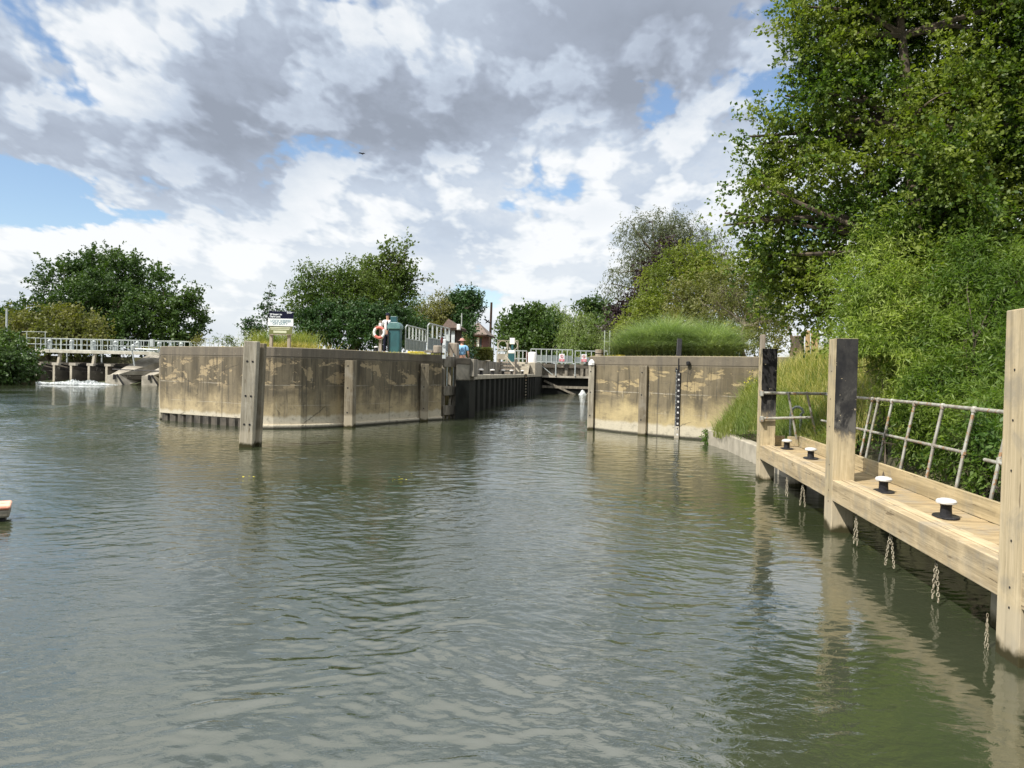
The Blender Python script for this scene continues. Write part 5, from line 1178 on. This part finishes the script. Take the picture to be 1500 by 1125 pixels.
# far left bank
tree('broadleaf_tree', 'big round dark green tree rising behind the left half of the weir', 'tree', gz(170, 104, 2.8),
     [(95, 422, 42, 100), (130, 408, 42, 104), (165, 412, 45, 102), (205, 422, 45, 104), (240, 440, 42, 100), (262, 465, 34, 100), (115, 455, 45, 98), (165, 455, 50, 97), (220, 470, 45, 98), (150, 385, 18, 104), (185, 392, 22, 103), (80, 410, 24, 102), (250, 490, 34, 98), (190, 490, 45, 97), (120, 485, 40, 97), (175, 440, 50, 106), (130, 470, 50, 106)],
     'dark', 60000, 620, .34, .75, 1.4, 0, .5, dj=1.1, crad=.55, shell=.5)
tree('slender_tree', 'thin airy tree on the right edge of the big dark tree', 'tree', gz(285, 100, 2.8), [(276, 440, 12, 99), (284, 432, 11, 99), (287, 455, 12, 99), (289, 478, 12, 99), (280, 495, 14, 99), (293, 470, 8, 99)], 'dark', 3200, 90, .34, .7, .9, 0, .16, crad=.3, twigs=4)
tree('bushy_tree', 'yellowish green bushy tree behind the left end of the footbridge', 'tree', gz(70, 90, 2.5), [(40, 482, 26, 90), (75, 472, 28, 90), (110, 478, 28, 90), (140, 492, 22, 89), (60, 495, 26, 88), (100, 498, 26, 88), (20, 475, 20, 92)], 'olive', 15000, 240, .36, .7, 1.1, 0, .25, crad=.4)
tree('distant_tree', 'small dark tree at the left edge beside the pale mast', 'tree', gz(20, 96, 2.5), [(10, 468, 16, 96), (30, 462, 16, 96), (48, 455, 16, 96), (2, 478, 22, 95), (-20, 470, 30, 95), (40, 470, 20, 95)], 'dark', 6000, 110, .36, .7, 1.0, 0, .2, crad=.4)
tree('riverside_bush', 'dark green bush hanging over the water at the left edge', 'bush', PZ(10, 68, .3), [(-20, 512, 34, 68), (8, 512, 28, 68), (28, 530, 24, 68), (0, 532, 28, 66), (42, 536, 14, 69), (-40, 530, 40, 68), (14, 538, 20, 66), (50, 524, 8, 70)], 'dark', 16000, 260, .26, .7, .8, .15, .16, crad=.25)
mb = MB(); a = PZ(-60, 66, 0); mb.prism([(a.x - 60, a.y - 60), (a.x + 3, a.y - 8), (a.x + 4, a.y + 4), xy(PZ(45, 74, 0)), xy(PZ(45, 88, 0)), (a.x - 120, a.y + 20)], -1, .9); tag(mb.build('left_bank', 'soil', origin=(0, 0, 0)), kind='structure')
mb = MB(); a, b = wp(-30, 545, -4), wp(44, 545, 1.5); mb.add([(a.x, a.y, -.3), (b.x - 1, b.y - 1.5, -.3), (b.x, b.y, 1.5), (a.x, a.y + 3, 1.5)], [(0, 1, 2, 3)]); o = mb.build('weir_wing', 'weirconc'); tag(o, 'sloping concrete wing wall under the dark bush at the left end of the weir', 'wall')
# plants over the left wall
def plant(name, lb, px, D_, blobs_, lm, n, size, aspect, zg=WT - .05, **k):
    return tree(name, lb, 'plant', PZ(px, D_, zg), blobs_, lm, n, k.pop('nc', 30), size, aspect, k.pop('tw', .25), k.pop('droop', 0), k.pop('tr', .02), **k)
plant('flowering_weed', 'small yellow flowering weed on the left wall top', 290, 33, [(287, 497, 5, 33), (293, 500, 5, 33), (285, 503, 5, 33)], 'olive', 500, .06, .5, nc=16, crad=.06)
plant('low_weed', 'low green weeds behind the small yellow board', 322, 46, [(315, 500, 7, 46), (330, 499, 9, 46), (340, 502, 7, 46)], 'mid', 900, .09, .5, nc=24, crad=.1)
plant('sapling', 'thin sapling with sparse leaves left of the welcome sign', 388, 31, [(392, 462, 6, 31), (396, 447, 5, 31), (394, 434, 4.5, 31), (399, 420, 4, 31), (387, 452, 6, 31), (403, 455, 6, 31), (385, 470, 6, 31), (398, 470, 5, 31), (410, 465, 5, 31)], 'ivy', 950, .10, .6, nc=50, tw=.14, crad=.06, zg=WT)
plant('bramble', 'dark scrambling bramble at the left of the tall wall grass', 370, 31.5, [(365, 482, 8, 31.5), (376, 488, 10, 31.5), (360, 495, 6, 31.5), (372, 499, 9, 31.5), (385, 480, 7, 31.5), (355, 478, 4, 31.5), (368, 472, 5, 31.5)], 'ivy', 1800, .09, .6, nc=60, tw=.2, crad=.08)
# tall grass behind sign
def grassclump(name, lb, pts, n, h, w_, lean, lm, cat='grass', stuff=True, seg=4, curl=.6):
    Rt = np.concatenate([np.array(PZ(px, D_, z))[None] + rng.normal(size=(n // len(pts), 3)) * np.array([q_[3], q_[4], 0]) for q_ in pts for px, D_, z in [q_[:3]]])
    hv = np.repeat([p[5] if len(p) > 5 else 1.0 for p in pts], n // len(pts)); V, Fq = blades(Rt, h * hv, w_, lean, seg, curl); c = Rt.mean(0)
    o = np_mesh(name, V, Fq, LM[lm], None, tuple(c)); tag(o, lb, cat, None, 'stuff' if stuff else None); return o
grassclump('tall_grass', 'tall yellow green grass growing around the welcome sign', [(385, 29.8, WT - .05, .3, .3), (400, 30.2, WT - .05, .5, .3), (425, 30.5, WT - .05, .5, .3), (440, 30.8, WT - .05, .35, .3)], 1900, .85, .018, .6, 'grass')
grassclump('dry_grass', 'straw coloured dry grass at the feet of the welcome sign', [(390, 29.2, WT - .05, .4, .1), (415, 29.4, WT - .05, .5, .1), (440, 29.6, WT - .05, .5, .1)], 900, .38, .018, .5, 'grassdry')
grassclump('wall_grass', 'short dry grass fringe along the dark wall top', [(470, 29.9, WT - .05, 1, .1), (510, 30.2, WT - .05, 1, .1), (600, 31.6, WT - .05, .6, .1), (270, 31.5, WT - .05, 1, .1), (320, 30.2, WT - .05, .8, .1)], 1800, .09, .014, .6, 'grassdry')
# left centre bushes and trees
tree('ivy_hedge', 'dense dark ivy covered hedge behind the lifebuoy', 'hedge', gz(510, 36), [(450, 478, 22, 35.5), (475, 470, 26, 35.5), (505, 468, 28, 36), (535, 470, 28, 36), (565, 472, 26, 36.5), (590, 476, 22, 37), (465, 492, 22, 35), (500, 492, 24, 35), (540, 492, 24, 35.5), (575, 492, 22, 36.5), (605, 485, 22, 38.5)], 'ivy', 26000, 420, .11, .75, .35, .1, .12, crad=.13, shell=.7, dj=.8)
tree('shrub_tree', 'spreading olive green shrub tree above the ivy hedge', 'tree', gz(520, 40), [(440, 435, 20, 39), (465, 420, 22, 39), (490, 425, 28, 39.5), (520, 430, 30, 40), (550, 440, 28, 40), (455, 405, 12, 39), (478, 402, 11, 39), (445, 455, 22, 38.5), (575, 450, 24, 40.5), (600, 452, 18, 41), (500, 450, 34, 39), (545, 460, 30, 39.5), (425, 462, 14, 38.5), (508, 408, 16, 39.5), (530, 402, 18, 40), (540, 420, 20, 40)], 'mid', 30000, 520, .13, .55, .6, .05, .16, crad=.2, shell=.5)
tree('sparse_tree', 'sparse tree with bare twigs reaching highest above the hedge', 'tree', gz(575, 41), [(545, 400, 14, 41), (560, 388, 12, 41), (572, 372, 10, 41), (590, 380, 10, 41), (582, 400, 14, 41), (560, 415, 16, 41), (600, 405, 12, 41), (596, 362, 5, 41), (565, 360, 5, 41), (540, 385, 8, 41), (592, 425, 16, 41), (545, 425, 14, 41), (628, 407, 3, 41), (575, 430, 20, 41)], 'mid', 9000, 230, .15, .65, .45, 0, .12, crad=.16, twigs=5, twt=150)
tree('willow_bush', 'pale feathery green tree between the hedge and the ivy clad tree', 'tree', gz(640, 52), [(620, 455, 18, 50), (640, 450, 18, 51), (655, 458, 16, 52), (625, 475, 20, 50), (645, 475, 18, 51), (605, 468, 18, 49), (665, 448, 14, 53)], 'olive', 13000, 230, .16, .4, .7, .25, .16, crad=.25)
tree('ivy_clad_tree', 'dark ivy clad tree standing left of the brick hut', 'tree', gz(684, 50), [(672, 442, 12, 52), (690, 440, 12, 52), (680, 455, 16, 52), (697, 447, 8, 52), (684, 475, 13, 51), (682, 492, 12, 50), (680, 507, 11, 49.5), (668, 468, 10, 51), (660, 445, 8, 52), (703, 436, 5, 52), (676, 430, 6, 52)], 'ivy', 14000, 260, .16, .6, .5, .1, .05, crad=.2, twt=120)
tree('small_bush', 'light green bush behind the person in the blue shirt', 'bush', gz(676, 44), [(679, 497, 6, 44), (674, 503, 6, 44), (683, 505, 5, 44)], 'olive', 900, 24, .10, .5, .25, 0, .03, crad=.12)
# far centre
tree('dark_tree', 'dark dense tree behind the left end of the upper gates', 'tree', gz(775, 112), [(765, 470, 18, 112), (785, 465, 18, 112), (750, 485, 18, 111), (775, 490, 24, 110), (800, 485, 22, 110), (740, 500, 14, 110), (810, 505, 22, 109), (765, 508, 22, 109), (788, 475, 18, 114), (742, 470, 8, 111), (790, 508, 22, 109)], 'dark', 18000, 300, .42, .7, 1.2, 0, .35, crad=.45)
tree('pale_tree', 'light green tree top between the dark tree and the weeping willow', 'tree', gz(805, 122), [(795, 465, 14, 122), (812, 460, 14, 122), (825, 472, 14, 122), (805, 480, 16, 121), (825, 490, 14, 121)], 'weep', 6500, 130, .36, .45, 1.2, .4, .25, crad=.4)
tree('weeping_willow', 'weeping willow with hanging pale green branches behind the gates', 'tree', gz(848, 105), [(835, 470, 12, 105), (850, 465, 14, 105), (862, 472, 12, 105), (830, 490, 14, 104), (848, 490, 16, 104), (866, 492, 14, 104), (840, 508, 14, 103), (860, 508, 14, 103)], 'weep', 13000, 220, .36, .28, 2.2, .8, .3, crad=.35, flat=.1)
tree('distant_tree', 'dark rounded tree on the skyline above the weeping willow', 'tree', gz(870, 130), [(855, 450, 10, 130), (870, 447, 12, 130), (884, 455, 12, 130), (872, 465, 16, 130), (890, 470, 12, 130)], 'dark', 4500, 90, .42, .7, 1.1, 0, .3, crad=.45)
tree('green_bush', 'mid green bushes behind the right part of the upper gates', 'bush', gz(885, 95), [(880, 480, 16, 95), (895, 490, 18, 94), (880, 500, 18, 94), (905, 500, 18, 93), (868, 505, 12, 94), (865, 515, 12, 94), (900, 515, 18, 93)], 'mid', 9000, 160, .32, .6, .9, .1, .2, crad=.4)
# right of the lock
tree('grey_willow', 'tall grey green willow rising highest behind the tan wall', 'tree', gz(965, 82), [(930, 335, 20, 82), (955, 325, 24, 82), (985, 335, 28, 82), (1015, 345, 26, 82), (1040, 360, 22, 82), (935, 365, 22, 81), (960, 375, 28, 81), (925, 395, 16, 80), (945, 415, 18, 80), (912, 420, 14, 79), (905, 400, 8, 79), (1000, 375, 28, 82), (1030, 385, 24, 82), (918, 440, 12, 79), (895, 415, 5, 79), (975, 355, 26, 83), (1058, 372, 12, 82)], 'greywillow', 28000, 420, .27, .3, 1.5, .45, .4, crad=.4, flat=.2, shell=.35)
tree('purple_tree', 'dark purple leaved tree behind the bright green one', 'tree', gz(925, 66), [(905, 470, 14, 66), (925, 455, 18, 66), (945, 440, 18, 66), (950, 415, 16, 66), (965, 390, 14, 66), (985, 370, 12, 67), (915, 480, 16, 65), (935, 470, 18, 65), (900, 490, 10, 65), (955, 400, 12, 66), (905, 505, 12, 65), (893, 480, 6, 65)], 'purple', 13000, 240, .24, .7, .7, 0, .25, crad=.3)
tree('golden_tree', 'bright yellow green tree right of the purple one', 'tree', gz(1000, 56), [(985, 385, 18, 56), (1005, 375, 18, 56), (1030, 385, 22, 56), (960, 410, 20, 56), (985, 415, 26, 55), (1015, 415, 30, 55), (1045, 415, 24, 55), (955, 440, 20, 55), (940, 462, 20, 54), (970, 460, 28, 54), (920, 478, 16, 54), (945, 485, 18, 53), (975, 485, 24, 53), (1060, 395, 14, 56)], 'bright', 24000, 420, .20, .5, .8, .1, .3, crad=.3)
tree('dark_shrub_tree', 'dense olive green tree behind the ornamental grass', 'tree', gz(1040, 44), [(1000, 440, 26, 45), (1030, 430, 28, 45), (1060, 425, 28, 45), (1090, 420, 26, 45), (1010, 470, 26, 44), (1045, 470, 30, 44), (1080, 470, 30, 44), (1115, 450, 30, 44), (1120, 490, 30, 44), (990, 490, 22, 43), (1030, 495, 26, 43), (1075, 500, 26, 43), (1110, 420, 24, 45)], 'olive', 30000, 480, .15, .55, .6, .1, .25, crad=.22, shell=.6)
tree('apple_tree', 'small leaning apple tree with a bare pale trunk by the tan wall', 'tree', PZ(1086, 31, WT - .05), [(1040, 432, 12, 31.5), (1060, 425, 14, 31), (1080, 432, 16, 31), (1100, 440, 16, 31), (1120, 445, 16, 30.5), (1140, 458, 12, 30.5), (1050, 447, 12, 31), (1100, 462, 12, 31), (1125, 470, 12, 30.5), (1030, 445, 8, 31.5), (1145, 470, 10, 30.5), (1075, 450, 10, 31), (1110, 478, 8, 30.5)], 'olive', 6500, 190, .085, .45, .32, .35, .11, bark='barkpale', crad=.10, twt=170, trunk_top=.5, shell=.4)
# fruit of the apple tree
mb = MB(); ra = random.Random(5)
for i in range(13):
    c = PD(ra.uniform(1045, 1150), ra.uniform(430, 485), 30.5 + ra.uniform(-.3, .3)); mb.lathe(c, [(.008, -.035), (.035, -.015), (.038, .012), (.01, .03)], 7)
at = [o for o in COL.objects if o.name.startswith('apple_tree')][0]; mb.build('fruit', simple('yellow_apple', (.50, .45, .10), (.45, .36, .08), rough=.4, bs=0), at); [o for o in at.children if o.name.startswith('fruit')][0]['kind'] = 'stuff'
# pampas-like ornamental grass: two tussocks
grassclump('ornamental_grass', 'large arching ornamental grass tussock on the tan wall, left of the black pole', [(928, 31.6, WT - .05, .16, .2, .62), (950, 31.4, WT - .05, .2, .25, .88), (978, 31.2, WT - .05, .2, .25, 1.0), (1000, 31.0, WT - .05, .16, .2, .8)], 12000, 2.1, .018, 1.2, 'pampas', 'ornamental grass', False, 5, .7)
grassclump('ornamental_grass', 'smaller arching ornamental grass tussock behind the black pole', [(1062, 30.2, WT - .05, .14, .2, .62), (1042, 30.3, WT - .05, .18, .25, .98), (1020, 30.6, WT - .05, .14, .2, .72)], 9000, 1.9, .018, 1.2, 'pampas', 'ornamental grass', False, 5, .7)
grassclump('wall_grass', 'thin fringe of dry grass along the tan wall top', [(910, 30.8, WT - .03, .8, .1), (960, 29.8, WT - .03, .8, .1), (1020, 28.6, WT - .03, .8, .1), (1070, 27.8, WT - .03, .6, .1)], 1500, .12, .014, .6, 'grassdry')
grassclump('ornamental_grass', 'short outer blades spilling over the edge in front of the large tussock', [(925, 31.0, WT - .05, .35, .15), (955, 30.7, WT - .05, .35, .15), (985, 30.4, WT - .05, .35, .15), (1015, 30.1, WT - .05, .35, .15), (1050, 29.6, WT - .05, .35, .15)], 9000, 1.15, .016, 1.5, 'pampas')
# reeds on the slope between the wall and the jetty
def slope_z(x, y): 
    return float(np.interp(x, [3.0, 3.6, 4.4, 5.5, 7.5], [.3, .45, .8, 1.5, 2.2])) + max(0, min(.9, (y - 17) * .15)) * max(0, min(1, (x - 3.3) / .9))
def bank_blades(name, lb, n, xr, yr, h, w_, lean, lm, zf=slope_z, lims=None):
    Rt = []
    while len(Rt) < n:
        x, y = rng.uniform(*xr), rng.uniform(*yr)
        if lims and not lims(x, y): continue
        Rt.append((x, y, zf(x, y) - .05))
    Rt = np.array(Rt); V, Fq = blades(Rt, h, w_, lean, 4, .5); o = np_mesh(name, V, Fq, LM[lm], None, tuple(Rt.mean(0))); tag(o, lb, 'reeds', None, 'stuff'); return o
def edge(x, y): return x > np.interp(y, [12, 15, 20.5, 25], [4.4, 4.2, 3.72, 3.05])
bank_blades('bank_reeds', 'lush green reeds on the bank beyond the end of the jetty', 30000, (3.2, 8.5), (15.5, 25.0), .58, .014, .9, 'grass', lims=edge)
bank_blades('seeding_grass', 'tall straw coloured seeding grass on top of the bank', 9000, (4.6, 9.5), (15, 24.2), .85, .010, .6, 'grassdry', lims=edge)
# fill: low leafy growth on the same slope
def ground_leaves(name, lb, n, xr, yr, h, size, asp, lm, lims=None, cat='undergrowth'):
    x = rng.uniform(*xr, n); y = rng.uniform(*yr, n); k = np.array([(lims is None) or lims(a, b_) for a, b_ in zip(x, y)]); x, y = x[k], y[k]
    z = np.interp(x, [3.0, 3.6, 4.4, 5.5, 7.5], [.3, .45, .8, 1.5, 2.2]) + rng.random(len(x)) ** .7 * h * (.6 + .4 * np.sin(x * 3.1) * np.cos(y * 2.3))
    P_ = np.stack([x, y, z], 1); V, Fq = leaves(P_, rng.normal(size=(len(x), 3)) + np.array([0, 0, .5]), size, asp); o = np_mesh(name, V, Fq, LM[lm], None, tuple(P_.mean(0))); tag(o, lb, cat, None, 'stuff'); return o
ground_leaves('undergrowth', 'low leafy green undergrowth among the reeds', 9000, (3.5, 9), (13.5, 24.4), .55, .09, .4, 'shade', edge)
ground_leaves('undergrowth', 'leafy green plants crowding behind the jetty handrail', 22000, (4.5, 7.5), (4.5, 14.5), .7, .10, .35, 'shade')
plant('nettle_clump', 'yellow flowered clump poking between the handrail bars', 1300, 11.0, [(1300, 630, 12, 11.6), (1290, 645, 10, 11.7), (1310, 650, 12, 11.4), (1280, 660, 10, 11.8)], 'bright', 700, .08, .3, zg=.7, nc=26, crad=.05, tw=.12)
plant('water_weed', 'small green plant growing from the foot of the tan wall at the waterline', 1043, 24.6, [(1038, 640, 8, 24.6), (1046, 645, 9, 24.5), (1052, 640, 7, 24.5), (1040, 650, 7, 24.4), (1050, 652, 7, 24.3)], 'shade', 1400, .07, .8, zg=.2, nc=40, crad=.05, tw=.12)
plant('ragwort', 'sprig of pale yellow flowers hanging over the tan wall', 1120, 23.6, [(1095, 560, 6, 23.6), (1103, 548, 6, 23.6), (1100, 575, 6, 23.6)], 'flower', 60, .04, .8, zg=1.6, nc=14, crad=.05, tw=.12)

# ---- the big alder on the right
tree('alder_tree', 'big dark alder tree filling the upper right corner', 'tree', PZ(1372, 13.5, 1.5),
     [(1195, 55, 38, 14), (1235, 50, 60, 14), (1310, 30, 75, 14.2), (1400, 40, 80, 14), (1480, 60, 80, 13.5), (1205, 135, 44, 14), (1260, 140, 65, 14.3), (1340, 150, 75, 14), (1430, 150, 80, 13.6), (1500, 180, 80, 13.4),
      (1150, 215, 36, 14.5), (1205, 220, 55, 14.2), (1270, 240, 60, 14), (1350, 250, 70, 14.2), (1440, 260, 80, 13.8), (1130, 275, 34, 14.6), (1180, 295, 48, 14.4), (1245, 320, 48, 14.2), (1085, 318, 18, 14.8), (1110, 325, 24, 14.7), (1140, 340, 34, 14.6),
      (1120, 385, 34, 15), (1170, 395, 45, 14.8), (1215, 400, 40, 14.4), (1150, 435, 34, 15), (1195, 452, 32, 14.8), (1225, 460, 20, 14.4), (1400, 340, 60, 14.2), (1480, 350, 80, 13.8), (1450, 430, 70, 14), (1100, 200, 9, 14.6), (1118, 210, 14, 14.6), (1062, 312, 10, 14.8), (1105, 245, 14, 14.6), (1096, 262, 12, 14.6), (1120, 175, 10, 14.6), (1165, 190, 34, 14.4), (1172, 90, 20, 14.2), (1060, 330, 8, 14.8), (1088, 345, 14, 14.8), (1105, 375, 16, 14.8), (1385, 410, 50, 13.2), (1350, 330, 50, 13.2), (1400, 300, 60, 13), (1375, 230, 50, 13), (1360, 150, 50, 13), (1150, 140, 8, 14.6), (1178, 10, 24, 14),
      (1240, -60, 80, 14.2), (1340, -90, 100, 14), (1460, -80, 110, 13.6), (1600, 20, 130, 13), (1620, 200, 120, 13.4), (1300, -220, 110, 14.5), (1440, -240, 120, 14), (1580, 380, 100, 13.4), (1560, -160, 130, 13)],
     'alder', 280000, 1250, .066, .72, .55, .05, .17, crad=.15, shell=.15, twigs=8, core=60000, twt=330, dj=1.15, trunk_top=.8)
# leaning willow shrubs behind the handrail
tree('willow_shrub', 'bright willow shrub with narrow leaves behind the middle jetty post', 'bush', PZ(1300, 13.6, .8),
     [(1300, 335, 30, 13.4), (1275, 365, 36, 13.4), (1320, 375, 46, 13.4), (1255, 405, 34, 13.2), (1300, 420, 50, 13), (1350, 430, 50, 13), (1265, 450, 38, 13), (1250, 495, 30, 12.8), (1290, 500, 46, 12.6), (1340, 500, 52, 12.8), (1270, 545, 34, 12.6), (1315, 555, 44, 12.4), (1250, 540, 22, 12.8), (1280, 590, 34, 12.6)],
     'bamboo', 50000, 480, .10, .17, .46, .22, .035, crad=.09, shell=.2, twigs=7, stems=4, dj=1.0, flat=.3, twt=160, trunk_top=.5)
tree('willow_shrub', 'darker willow shrub filling the gap beside the bare pale post', 'bush', PZ(1420, 11.6, .8),
     [(1400, 440, 46, 12.2), (1450, 470, 50, 11.8), (1390, 500, 44, 12), (1440, 530, 52, 11.4), (1380, 560, 42, 11.6), (1490, 540, 50, 11), (1350, 590, 36, 11.9), (1410, 600, 44, 11), (1460, 610, 46, 10.4), (1340, 630, 30, 11.6), (1390, 645, 34, 10.6), (1440, 670, 34, 9.9), (1480, 680, 36, 9.2), (1310, 600, 26, 12.2), (1500, 600, 50, 9.8), (1420, 380, 40, 12.4), (1490, 410, 50, 12)],
     'willowdark', 50000, 620, .095, .22, .40, .15, .032, crad=.10, shell=.35, twigs=7, stems=4, dj=.8, flat=.3, twt=160, trunk_top=.6)
tree('broadleaf_shrub', 'broad leaved green shrub pushing through the handrail gap', 'bush', PZ(1445, 9.2, .8),
     [(1430, 620, 22, 9.3), (1420, 650, 24, 9.2), (1445, 680, 26, 9), (1415, 690, 20, 9.2), (1460, 715, 20, 8.6), (1440, 645, 22, 9.1)], 'shade', 3400, 130, .075, .5, .2, 0, .03, crad=.05, stems=3, twt=60, trunk_top=.5)
# clumps overhanging further back so no empty horizon shows between the trunks
tree('background_tree', 'shaded tree behind the big alder, right of the gap with the old posts', 'tree', PZ(1400, 26, 2.8), [(1290, 470, 45, 26), (1350, 440, 60, 26), (1420, 430, 70, 26), (1500, 430, 70, 26), (1340, 520, 50, 26), (1420, 520, 60, 26), (1500, 520, 60, 26), (1400, 340, 60, 27), (1480, 320, 70, 27)], 'dark', 16000, 260, .17, .6, .7, 0, .25, crad=.25)

for o in list(bpy.data.objects):
    if o.type == 'MESH' and o.parent is None and 'kind' not in o and 'label' not in o: print('UNTAGGED', o.name)
